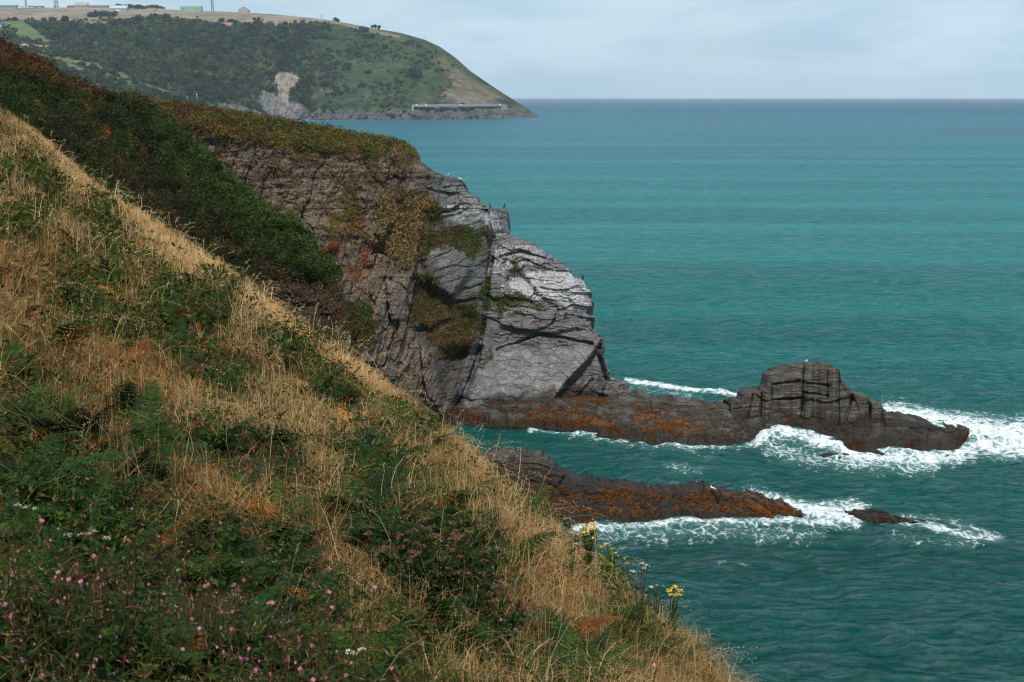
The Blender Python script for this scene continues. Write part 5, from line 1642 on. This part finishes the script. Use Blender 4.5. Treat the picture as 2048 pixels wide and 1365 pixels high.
# ------------------------------------------------------------------ bracken
def frond(r, length, az, elev, col, npair=12):
    """one arching bracken frond rooted at the origin"""
    C, D, S, W, K = [], [], [], [], []
    t = np.linspace(0, 1, 40)
    ang = elev - 1.15 * t ** 1.3
    x = np.concatenate([[0], np.cumsum(np.cos(ang))[:-1]]) / 39 * length
    z = np.concatenate([[0], np.cumsum(np.sin(ang))[:-1]]) / 39 * length
    ca, sa = math.cos(az), math.sin(az)
    fx = lambda s: np.interp(s, t, x)
    fz = lambda s: np.interp(s, t, z)
    quads, cols = [], []

    def leaf(p, d, side, ln, wd, c):
        q = np.array([p, p + d * ln * 0.45 + side * wd * 0.5, p + d * ln, p + d * ln * 0.45 - side * wd * 0.5])
        quads.append(q)
        cols.append(c)
    for i in range(npair):
        s = 0.16 + 0.82 * i / npair
        lp = length * 0.36 * (1 - s) ** 0.7 * min(1, 0.4 + i / 2.5)
        a = np.interp(s, t, ang)
        fwd = np.array([math.cos(a), 0, math.sin(a)])
        nrm = np.array([-math.sin(a), 0, math.cos(a)])
        for sg in (-1, 1):
            d = np.array([0, sg, 0]) * 0.9 + fwd * 0.42 - nrm * r.uniform(0.05, 0.35)
            d /= np.linalg.norm(d)
            p0 = np.array([fx(s), 0, fz(s)])
            cc = col * r.uniform(0.7, 1.3)
            nl = 6
            sd = np.cross(d, nrm)
            sd /= np.linalg.norm(sd)
            for j in range(nl):
                u = (j + 0.4) / nl
                ll = lp * 0.30 * (1 - u) ** 0.8 + length * 0.012
                pp = p0 + d * lp * u - nrm * lp * 0.12 * u * u
                for s2 in (-1, 1):
                    e = sd * s2 * 0.9 + d * 0.5 + nrm * r.uniform(-0.2, 0.1)
                    e /= np.linalg.norm(e)
                    leaf(pp, e, np.cross(e, nrm), ll, ll * 0.62, cc * r.uniform(0.85, 1.15))
            leaf(p0 + d * lp * 0.9, d, sd, lp * 0.2, lp * 0.07, cc)
    V = np.array(quads).reshape(-1, 3)
    K = np.repeat(np.array(cols), 4, 0)
    # stalk
    st = np.stack([x, 0 * x, z], -1)[::4]
    n = len(st)
    wv = np.linspace(0.007, 0.002, n)[:, None] * np.array([0, 1, 0]) * (length / 0.5)
    SV = np.stack([st - wv, st + wv], 1).reshape(-1, 3)
    SQ = np.array([[2 * i, 2 * i + 1, 2 * i + 3, 2 * i + 2] for i in range(n - 1)])
    Q = np.concatenate([np.arange(len(V)).reshape(-1, 4), SQ + len(V)])
    V = np.concatenate([V, SV])
    K = np.concatenate([K, np.tile(col * 0.8 + np.array([0.02, 0.01, 0]), (len(SV), 1))])
    R = np.array([[ca, -sa, 0], [sa, ca, 0], [0, 0, 1]])
    return V @ R.T, Q, K


def fern_object(seed, nf, col, tilt=(0.6, 1.25), name='bracken'):
    r = np.random.default_rng(seed)
    vs, qs, ks, n = [], [], [], 0
    for i in range(nf):
        V, Q, K = frond(r, r.uniform(0.30, 0.58), 2 * math.pi * i / nf + r.normal() * 0.4, r.uniform(*tilt), np.array(col) * r.uniform(0.7, 1.25))
        V = V + np.array([r.normal() * 0.03, r.normal() * 0.03, 0])
        vs.append(V); qs.append(Q + n); ks.append(K); n += len(V)
    return mesh_np(name, np.concatenate(vs), np.concatenate(qs), M_LEAF, smooth=False, attrs={'col': np.concatenate(ks)})


def copy_of(o):
    c = o.copy()
    COL.objects.link(c)
    for ch in o.children:
        k = ch.copy()
        COL.objects.link(k)
        k.parent = c
    return c


def build_bracken():
    r = np.random.default_rng(37)
    protos = [fern_object(200 + i, n, c) for i, (n, c) in enumerate(((7, (0.013, 0.042, 0.011)), (6, (0.019, 0.054, 0.011)), (8, (0.010, 0.032, 0.010)), (5, (0.036, 0.070, 0.011))))]
    used = [False] * 4
    spots = [(20, 450), (60, 470), (205, 450), (225, 490), (70, 350), (95, 385), (160, 560), (205, 570), (190, 610), (190, 650), (330, 620), (375, 640), (420, 630), (350, 690), (440, 590), (560, 690), (610, 700),
             (640, 780), (670, 800), (540, 880), (560, 950), (690, 900), (730, 930), (765, 955), (720, 1000), (30, 860), (80, 900), (60, 960), (130, 1020), (425, 900), (440, 950), (285, 900), (310, 960), (850, 1075),
             (1175, 1080), (1190, 1120), (1245, 1250), (1280, 1290), (1260, 1320), (1180, 1330), (1120, 1350), (740, 1050), (700, 1020), (810, 860), (855, 880), (250, 660), (300, 700), (90, 690), (410, 760), (460, 790),
             (560, 1090), (530, 1150), (430, 1150), (100, 830), (165, 860), (230, 820), (345, 870), (620, 600 + 60), (110, 560), (20, 640), (40, 760), (1060, 1030), (970, 910), (440, 1220), (330, 1230), (250, 1320), (80, 1230), (180, 1180),
             (120, 1330), (380, 1340), (470, 1300), (10, 1180), (620, 1250), (560, 1340), (900, 1290), (960, 1330), (850, 1240), (1010, 1110), (780, 830), (900, 1000), (500, 740), (380, 560), (150, 480), (120, 420), (270, 560), (300, 500)]
    n = 0
    while n < 185:
        x, y = r.uniform(0, 1420), r.uniform(280, 1365)
        if y < np.interp(x, EDGE[:, 0], EDGE[:, 1]) + 30:
            continue
        st, gr, orr, hb = zone(np.array([x]), np.array([y]))
        if r.random() < 0.22 + 0.65 * gr[0] + 0.25 * hb[0] - 0.5 * st[0]:
            spots.append((x, y))
            n += 1
    for i, (x, y) in enumerate(spots):
        p, ok = hit(x, y + 18)
        if not ok:
            continue
        k = int(r.integers(0, 4))
        o = copy_of(protos[k]) if used[k] else protos[k]
        used[k] = True
        o.location = (p[0], p[1], p[2] - 0.04)
        o.rotation_euler = (r.normal() * 0.12, 0.22 + r.normal() * 0.12, r.random() * 6.28)
        s = r.uniform(0.65, 1.15) * (0.9 if i < 86 else 0.65)
        o.scale = (s, s, s * r.uniform(0.8, 1.0))
        tag(o, 'green bracken fern with arching fronds among the dry grass of the near slope', 'fern', 'green bracken ferns on the grass slope')
    # dead fronds
    dead = [fern_object(300 + i, n, c, (0.35, 0.9), 'dead_bracken') for i, (n, c) in enumerate(((3, (0.26, 0.090, 0.016)), (2, (0.42, 0.20, 0.025)), (4, (0.16, 0.055, 0.016))))]
    used = [False] * 3
    for i, (x, y, k, s) in enumerate([(255, 602, 1, 0.8), (100, 520, 0, 0.7), (30, 560, 0, 0.8), (120, 680, 0, 0.9), (110, 720, 2, 0.8), (400, 785, 0, 0.8), (345, 640, 0, 0.6), (165, 935, 0, 0.7), (310, 1110, 2, 0.9), (500, 1040, 0, 0.6),
                                      (245, 740, 2, 0.8), (40, 640, 2, 0.9), (700, 860, 1, 0.45), (300, 880, 1, 0.5), (180, 480, 0, 0.6), (880, 1020, 0, 0.5), (550, 1210, 0, 0.7), (50, 925, 1, 0.6), (350, 1330, 2, 0.6), (640, 1200, 0, 0.5), (1130, 1280, 2, 0.7)]):
        p, ok = hit(x, y + 8)
        o = copy_of(dead[k]) if used[k] else dead[k]
        used[k] = True
        o.location = tuple(p + np.array([0, 0, 0.04]))
        o.rotation_euler = (r.normal() * 0.2, 0.25 + r.normal() * 0.2, r.random() * 6.28)
        o.scale = (s, s, s)
        tag(o, 'dead orange bracken frond collapsed among the grass of the near slope', 'fern', 'dead orange bracken on the grass slope')


build_bracken()


# ------------------------------------------------------------------ flowering plants
def stem_plant(r, h, col, nleaf, leaf_len, sway=0.12, splits=1):
    """upright stems with narrow leaves; returns verts, quads, colours and stem-top points"""
    vs, qs, ks, n, tops = [], [], [], 0, []
    for s in range(splits):
        lean = r.normal(size=2) * sway
        hh = h * r.uniform(0.75, 1.1)
        pts = np.array([[lean[0] * hh * u ** 1.5, lean[1] * hh * u ** 1.5, hh * u] for u in np.linspace(0, 1, 8)]) + np.array([r.normal() * 0.02, r.normal() * 0.02, 0]) * (splits > 1)
        for ax in (0, 1):
            wv = np.zeros((8, 3))
            wv[:, ax] = np.linspace(0.0035, 0.0015, 8)
            V = np.stack([pts - wv, pts + wv], 1).reshape(-1, 3)
            Q = np.array([[2 * i, 2 * i + 1, 2 * i + 3, 2 * i + 2] for i in range(7)])
            vs.append(V); qs.append(Q + n); ks.append(np.tile(np.array(col) * 0.9 + np.array([0.03, 0.0, 0.0]), (len(V), 1))); n += len(V)
        for i in range(nleaf):
            u = 0.08 + 0.84 * i / nleaf
            p = np.array([np.interp(u, np.linspace(0, 1, 8), pts[:, k]) for k in range(3)])
            a = i * 2.4 + r.normal() * 0.3
            d = np.array([math.cos(a), math.sin(a), r.uniform(-0.1, 0.5)])
            d /= np.linalg.norm(d)
            sd = np.array([-math.sin(a), math.cos(a), 0])
            L = leaf_len * r.uniform(0.6, 1.1) * (1 - 0.45 * u)
            V = np.array([p, p + d * L * .45 + sd * L * .11, p + d * L - np.array([0, 0, L * .25]), p + d * L * .45 - sd * L * .11])
            vs.append(V); qs.append(np.array([[0, 1, 2, 3]]) + n); ks.append(np.tile(np.array(col) * r.uniform(0.7, 1.35), (4, 1))); n += 4
        tops.append(pts[-1])
    return np.concatenate(vs), np.concatenate(qs), np.concatenate(ks), tops


def petals(C, rad, col, r, npet=4, up=None):
    """small open flowers"""
    vs, ks = [], []
    for c, s, k in zip(C, rad, col):
        a = r.normal(size=3) * 0.7 + (np.array([0.2, -0.9, 0.5]) if up is None else np.array(up))
        a /= np.linalg.norm(a)
        b = np.cross(a, [0.3, 0.2, 1.0])
        b /= np.linalg.norm(b)
        e = np.cross(a, b)
        for i in range(npet):
            t = 2 * math.pi * i / npet
            d = b * math.cos(t) + e * math.sin(t)
            q = -b * math.sin(t) + e * math.cos(t)
            vs.append([c, c + d * s * .6 + q * s * .45 + a * s * .15, c + d * s + a * s * .3, c + d * s * .6 - q * s * .45 + a * s * .15])
            ks += [k * r.uniform(0.85, 1.15)] * 4
    V = np.array(vs).reshape(-1, 3)
    return V, np.arange(len(V)).reshape(-1, 4), np.array(ks)


def willowherb(seed, nfl):
    r = np.random.default_rng(seed)
    e = bpy.data.objects.new('willowherb', None)
    COL.objects.link(e)
    V, Q, K, tops = stem_plant(r, 0.50, (0.026, 0.046, 0.012), 15, 0.075, 0.14, 2)
    # thin pinkish seed pods on the stems
    P, PQ, PK = leafquads(np.array([t + np.array([r.normal() * 0.03, r.normal() * 0.03, -0.02 - r.random() * 0.14]) for t in tops for _ in range(10)]), r.uniform(0.02, 0.04, 10 * len(tops)),
                          np.array([0.20, 0.08, 0.06]) * r.uniform(0.6, 1.4, (10 * len(tops), 1)), r, 0, 0.12)
    V, Q, K = np.concatenate([V, P]), np.concatenate([Q, PQ + len(V)]), np.concatenate([K, PK])
    mesh_np('stem', V, Q, M_LEAF, e, False, {'col': K})
    C, S, Kc = [], [], []
    for t in tops:
        for i in range(nfl):
            C.append(t + np.array([r.normal() * 0.022, r.normal() * 0.022, -r.random() * 0.10]))
            S.append(r.uniform(0.004, 0.0085))
            Kc.append(np.array([0.52, 0.17, 0.30]) * r.uniform(0.75, 1.25))
    for c, s, k in zip(C, S, Kc):
        V, Q, K = petals([c], [s], [k], r)
        mesh_np('flower', V, Q, M_LEAF, e, False, {'col': K})
    return e


def build_willowherb():
    r = np.random.default_rng(43)
    protos = [willowherb(400 + i, n) for i, n in enumerate((2, 1, 3, 2))]
    used = [False] * 4
    tops = [(22, 1045), (15, 1085), (28, 1068), (60, 1105), (125, 1080), (155, 1085), (45, 1100), (110, 1110), (180, 1060), (250, 1090), (255, 1055), (300, 1085), (215, 1100), (220, 1125), (175, 1120), (165, 1108), (120, 1175), (100, 1160), (45, 1195),
            (240, 1200), (245, 1225), (355, 1228), (85, 1247), (400, 1135), (415, 1140), (460, 1152), (485, 1160), (420, 1160), (370, 1185), (320, 1185), (270, 1130), (280, 1140), (430, 1200), (475, 1200), (500, 1205), (455, 1245), (500, 1225),
            (525, 1275), (560, 1280), (540, 1290), (575, 1300), (620, 1215), (710, 1195), (645, 1140), (630, 1225), (700, 1220), (590, 1240), (520, 1230), (790, 1350), (800, 1360), (870, 1340), (940, 1350), (975, 1340), (760, 1345), (660, 1360), (580, 1355), (480, 1330),
            (1265, 1355), (1245, 1350), (1075, 1325), (1085, 1340), (140, 1290), (30, 1290), (300, 1290), (420, 1280), (200, 1265), (186, 358), (196, 372), (620, 1330), (690, 1300), (850, 1360), (1000, 1362), (30, 1140), (330, 1110), (75, 1140)]
    for x, y in tops:
        p, ok = hit(x, y, 0.46)
        if not ok:
            continue
        k = int(r.integers(0, 4))
        o = copy_of(protos[k]) if used[k] else protos[k]
        used[k] = True
        o.location = tuple(p)
        o.rotation_euler = (0, 0, r.random() * 6.28)
        s = r.uniform(0.9, 1.1)
        o.scale = (s, s, s)
        tag(o, 'slender willowherb with small pink flowers standing in the grass of the near slope', 'wildflower', 'pink willowherb plants on the near slope')


build_willowherb()


def head_plant(name, base_px, h, heads, label, cat, col_head, head_r, stem_col, nleaf=10, leaf_len=0.09, seed=1, kind='dome', part='flower_head'):
    """leafy stems carrying flower heads; heads are (dx, dy, dz) offsets in metres from the foot"""
    r = np.random.default_rng(seed)
    p, ok = hit(base_px[0], base_px[1], h)
    heads = [(a, b, h + c) for a, b, c in heads]
    e = empty(name, tuple(p), label, cat)
    vs, qs, ks, n = [], [], [], 0
    for hd in heads:
        hd = np.array(hd, float)
        pts = np.stack([hd[None] * np.array([u ** 1.5, u ** 1.5, u])[None] for u in np.linspace(0, 1, 8)]).reshape(8, 3)
        for ax in (0, 1):
            wv = np.zeros((8, 3))
            wv[:, ax] = np.linspace(0.004, 0.0022, 8)
            V = np.stack([pts - wv, pts + wv], 1).reshape(-1, 3)
            vs.append(V); qs.append(np.array([[2 * i, 2 * i + 1, 2 * i + 3, 2 * i + 2] for i in range(7)]) + n); ks.append(np.tile(np.array(stem_col), (16, 1))); n += 16
        if nleaf:
            C = np.array([[np.interp(u, np.linspace(0, 1, 8), pts[:, k]) for k in range(3)] for u in r.uniform(0.05, 0.88, nleaf)]) + r.normal(size=(nleaf, 3)) * leaf_len * 0.4
            V, Q, K = leafquads(C, leaf_len * r.uniform(0.6, 1.2, nleaf), np.array(stem_col) * r.uniform(0.6, 1.4, (nleaf, 1)), r, 0.2, 0.4)
            vs.append(V); qs.append(Q + n); ks.append(K); n += len(V)
    mesh_np('stem', np.concatenate(vs), np.concatenate(qs), M_LEAF, e, False, {'col': np.concatenate(ks)})
    for hd in heads:
        m = 34
        a, rr = r.random(m) * 6.28, np.sqrt(r.random(m)) * head_r
        C = np.array(hd) + np.stack([rr * np.cos(a), rr * np.sin(a), 0.35 * head_r * (1 - (rr / head_r) ** 2) + r.normal(size=m) * head_r * 0.10], -1)
        if kind == 'daisy':
            V, Q, K = petals(C[::3], [head_r * 0.36] * len(C[::3]), [np.array(col_head) * r.uniform(0.8, 1.2) for _ in C[::3]], r, 7, (0, -0.5, 1))
        else:
            V, Q, K = leafquads(C, r.uniform(0.25, 0.5, m) * head_r, np.array(col_head) * r.uniform(0.6, 1.3, (m, 1)), r, 0.3, 0.8)
        mesh_np(part, V, Q, M_LEAF, e, False, {'col': K})
    return e


YEL, WHT, ROSE = (0.72, 0.46, 0.02), (0.72, 0.70, 0.66), (0.21, 0.088, 0.066)
GRN = (0.032, 0.060, 0.014)
_rr = np.random.default_rng(53)
head_plant('ragwort', (1178, 1062), 0.30, [(x, y, z) for x, y, z in zip(_rr.uniform(-0.045, 0.045, 14), _rr.uniform(-0.04, 0.04, 14), _rr.uniform(-0.05, 0.035, 14))],
           'largest clump of yellow ragwort heads on the slope edge, above the end of the reef', 'wildflower', YEL, 0.016, GRN, 8, 0.05, 54, 'daisy')
head_plant('ragwort', (1212, 1098), 0.30, [(0.0, 0, 0.01), (0.04, 0.02, -0.02), (-0.03, 0, 0), (0.06, 0, -0.04)], 'leafy ragwort with few yellow heads just right of the largest clump', 'wildflower', (0.50, 0.32, 0.02), 0.013, (0.050, 0.10, 0.018), 40, 0.05, 55, 'daisy')
head_plant('ragwort', (1234, 1116), 0.28, [(0.0, 0, 0), (0.05, 0.02, -0.02), (-0.04, 0, -0.01), (0.07, 0, -0.05), (-0.06, 0, -0.03)], 'fading orange-yellow ragwort on the slope edge left of the tall white umbel', 'wildflower', (0.50, 0.26, 0.02), 0.014, GRN, 16, 0.05, 56, 'daisy')
head_plant('ragwort', (1348, 1183), 0.36, [(-0.03, 0, 0.0), (0.0, 0.01, 0.02), (0.03, 0, 0.0), (0.02, -0.02, -0.02), (-0.015, -0.03, -0.02)], 'bright yellow ragwort alone against the sea, lowest on the slope edge', 'wildflower', (0.75, 0.52, 0.012), 0.018, GRN, 7, 0.05, 57, 'daisy')
head_plant('ragwort', (1314, 1173), 0.28, [(0.0, 0, 0), (0.04, 0.01, -0.01), (-0.03, 0, -0.01)], 'short ragwort with dull gold heads between white umbel and bright ragwort', 'wildflower', (0.4, 0.23, 0.025), 0.012, (0.05, 0.05, 0.03), 12, 0.05, 58, 'daisy')
head_plant('wild_carrot', (1283, 1130), 0.44, [(0.0, 0, 0.0), (0.033, 0, -0.008), (0.018, 0.01, -0.03), (-0.05, 0.02, -0.05), (0.05, -0.02, -0.13)], 'tall thin white umbel standing against the sea on the slope edge', 'wildflower', WHT, 0.015, (0.05, 0.045, 0.032), 0, 0.05, 59)
head_plant('wild_carrot', (1144, 1072), 0.33, [(0.0, 0, 0.0), (0.02, 0, -0.07)], 'two small white flower heads in the grass below the largest yellow clump', 'wildflower', WHT, 0.014, GRN, 5, 0.05, 60)
head_plant('meadowsweet', (710, 1310), 0.36, [(0, 0, 0), (0.022, 0, 0.012), (-0.02, 0, 0.005)], 'cream white blossom low in the green herbs at the bottom of the slope', 'wildflower', (0.62, 0.56, 0.42), 0.015, GRN, 12, 0.05, 61)
head_plant('meadowsweet', (165, 1072), 0.34, [(0, 0, 0), (0.04, 0, 0.01), (0.08, 0.02, -0.02), (-0.05, 0, 0)], 'pale faded flower heads above the pink willowherb on the left', 'wildflower', (0.40, 0.33, 0.26), 0.018, GRN, 12, 0.05, 62)
head_plant('meadowsweet', (52, 1025), 0.30, [(-0.03, 0, 0.01), (0.0, 0, 0), (0.03, 0.02, -0.01)], 'white flower spray over dark ferns near the left picture edge', 'wildflower', (0.50, 0.46, 0.38), 0.013, GRN, 8, 0.05, 63)


def build_agrimony():
    spots = [(790, 1045, 'topmost rusty pink hemp agrimony of the large patch, at its left end'), (835, 1052, 'hemp agrimony right of the topmost one in the patch, crowded with rusty heads'),
             (880, 1070, 'hemp agrimony in the upper middle of the patch'), (870, 1100, 'hemp agrimony in the dark middle of the patch'), (912, 1090, 'hemp agrimony with dense leaves right of the patch middle'),
             (945, 1088, 'hemp agrimony at the upper right of the patch'), (950, 1120, 'hemp agrimony low in the right half of the patch'), (985, 1150, 'hemp agrimony at the lower right end of the patch'),
             (1000, 1195, 'straggling hemp agrimony apart below the right end of the patch'), (820, 1085, 'hemp agrimony at the lower left of the patch')]
    for i, (x, y, lab) in enumerate(spots):
        r = np.random.default_rng(70 + i)
        hs = [(r.uniform(-0.14, 0.14), r.uniform(-0.12, 0.12), r.uniform(-0.09, 0.03)) for _ in range(int(r.integers(5, 9)))]
        e = head_plant('hemp_agrimony', (x, y), 0.34, hs, lab, 'wildflower', ROSE, 0.020, (0.020, 0.036, 0.010), 26, 0.05, 80 + i)
        e['group'] = 'hemp agrimony patch on the near slope'


build_agrimony()


# ================================================================== BIRDS
def seat(src, px, py):
    """surface point of a rock that shows at a picture position"""
    P, PX, PY = src[0], src[1], src[2]
    k = PX.shape[0]
    q = P[:k, :PX.shape[1]]
    i = np.argmin((PX - px) ** 2 + (PY - py) ** 2)
    return q.reshape(-1, 3)[i]


M_BIRD = M_FEATHER


def gull(p, az, label, s=1.0, lift=0.0):
    mb = MB(); mb.col = (0.82, 0.84, 0.86)
    mb.tube([(-0.30, 0, 0.20), (-0.18, 0, 0.215), (-0.05, 0, 0.22), (0.08, 0, 0.235), (0.15, 0, 0.28), (0.17, 0, 0.34), (0.19, 0, 0.385), (0.235, 0, 0.385)],
            [(0.03, 0.012), (0.06, 0.05), (0.085, 0.085), (0.085, 0.09), (0.06, 0.06), (0.045, 0.045), (0.048, 0.048), (0.015, 0.015)], 10)
    o = mb.build('gull', M_BIRD, None, True)
    for sg in (-1, 1):
        w = MB(); w.col = (0.30, 0.33, 0.37)
        w.tube([(0.08, sg * 0.075, 0.25), (-0.08, sg * 0.088, 0.245), (-0.22, sg * 0.05, 0.225), (-0.36, sg * 0.012, 0.205)], [(0.02, 0.04), (0.022, 0.06), (0.018, 0.04), (0.006, 0.008)], 8)
        w.build('wing', M_BIRD, o, True)
        l = MB(); l.col = (0.55, 0.35, 0.30)
        l.tube([(0.02, sg * 0.035, 0.17), (0.015, sg * 0.035, 0.08), (0.02, sg * 0.035, 0.0)], 0.008, 6)
        l.build('leg', M_BIRD, o, True)
    b = MB(); b.col = (0.70, 0.50, 0.08)
    b.tube([(0.235, 0, 0.383), (0.27, 0, 0.378), (0.30, 0, 0.368)], [0.014, 0.011, 0.003], 6)
    b.build('bill', M_BIRD, o, True)
    o.location = (p[0], p[1], p[2] + lift)
    o.rotation_euler = (0, 0, az)
    o.scale = (s, s, s)
    return tag(o, label, 'gull')


def cormorant(p, az, label, spread=False, lift=0.0):
    mb = MB(); mb.col = (0.012, 0.014, 0.016)
    mb.tube([(-0.24, 0, 0.02), (-0.15, 0, 0.12), (-0.04, 0, 0.24), (0.03, 0, 0.38), (0.05, 0, 0.50), (0.035, 0, 0.60), (0.045, 0, 0.68), (0.09, 0, 0.715), (0.14, 0, 0.71)],
            [(0.05, 0.012), (0.06, 0.03), (0.11, 0.10), (0.115, 0.10), (0.07, 0.065), (0.042, 0.042), (0.038, 0.038), (0.04, 0.036), (0.012, 0.012)], 10)
    o = mb.build('cormorant', M_BIRD, None, True)
    for sg in (-1, 1):
        w = MB(); w.col = (0.016, 0.018, 0.02)
        if spread:
            w.tube([(0.02, sg * 0.08, 0.46), (0.02, sg * 0.26, 0.54), (0.0, sg * 0.42, 0.50), (-0.02, sg * 0.52, 0.30)], [(0.10, 0.03), (0.15, 0.025), (0.16, 0.02), (0.05, 0.008)], 8)
        else:
            w.tube([(0.03, sg * 0.10, 0.44), (-0.03, sg * 0.115, 0.30), (-0.12, sg * 0.08, 0.16), (-0.18, sg * 0.03, 0.06)], [(0.03, 0.05), (0.03, 0.075), (0.025, 0.05), (0.006, 0.01)], 8)
        w.build('wing', M_BIRD, o, True)
        l = MB(); l.col = (0.03, 0.03, 0.03)
        l.tube([(-0.02, sg * 0.05, 0.17), (-0.01, sg * 0.05, 0.08), (0.0, sg * 0.05, 0.0)], 0.014, 6)
        l.build('leg', M_BIRD, o, True)
    b = MB(); b.col = (0.25, 0.2, 0.1)
    b.tube([(0.14, 0, 0.71), (0.19, 0, 0.706), (0.22, 0, 0.69)], [0.012, 0.008, 0.004], 6)
    b.build('bill', M_BIRD, o, True)
    o.location = (p[0], p[1], p[2] + lift)
    o.rotation_euler = (0, 0, az)
    return tag(o, label, 'cormorant')


gull(seat(CL, 896, 354), -1.3, 'white gull facing the viewer on the cliff shoulder, nearer the grassy top of a pair', 0.95)
gull(seat(CL, 921, 362), math.pi * 0.95, 'white gull in profile on the cliff shoulder, nearer the sea of a pair', 0.95)
gull(seat(STACK, 1612, 728), -1.2, 'white-headed dark-backed gull on top of the sea stack', 1.05)
gull(seat(REEF, 1426, 984), 2.4, 'white gull standing on the crest of the low weedy reef', 1.0)
cormorant(seat(CL, 980, 418), math.pi, 'black cormorant with bent neck on the inner end of the square white ledge')
cormorant(seat(CL, 1009, 418), 0.5, 'black cormorant upright on the outer corner of the square white ledge')
cormorant(seat(CL, 1166, 556), -1.57, 'black cormorant drying spread wings on the white outer tip of the cliff', True)


def swimmer():
    Y = float(sea_y(1955, 621))
    p = at_y(1955, 621, Y)
    mb = MB(); mb.col = (0.03, 0.03, 0.035)
    mb.tube([(-0.42, 0, 0.06), (-0.25, 0, 0.04), (0.0, 0, 0.05), (0.22, 0, 0.08), (0.30, 0, 0.18), (0.30, 0, 0.32), (0.33, 0, 0.40), (0.42, 0, 0.39)],
            [(0.05, 0.02), (0.11, 0.09), (0.14, 0.12), (0.11, 0.10), (0.06, 0.06), (0.04, 0.04), (0.045, 0.045), (0.01, 0.01)], 10)
    o = mb.build('diver', M_BIRD, None, True)
    o.location = (p[0], p[1], 0.02)
    o.rotation_euler = (0, 0, 2.6)
    tag(o, 'dark water bird swimming alone on the open sea right of the cliff', 'bird')


swimmer()


# ================================================================== SEA AIR
def build_haze():
    mb = MB()
    mb.box((-19000, -80, -6), (19000, 23500, 260))
    m, nt = new_mat('sea air')
    v = nd(nt, 'ShaderNodeVolumePrincipled', {'Color': rgba((0.70, 0.86, 1.0)), 'Density': 5.0e-5, 'Anisotropy': 0.0})
    out = nd(nt, 'ShaderNodeOutputMaterial')
    nt.links.new(v.outputs[0], out.inputs['Volume'])
    o = mb.build('haze', m)
    tag(o, kind='stuff')


build_haze()
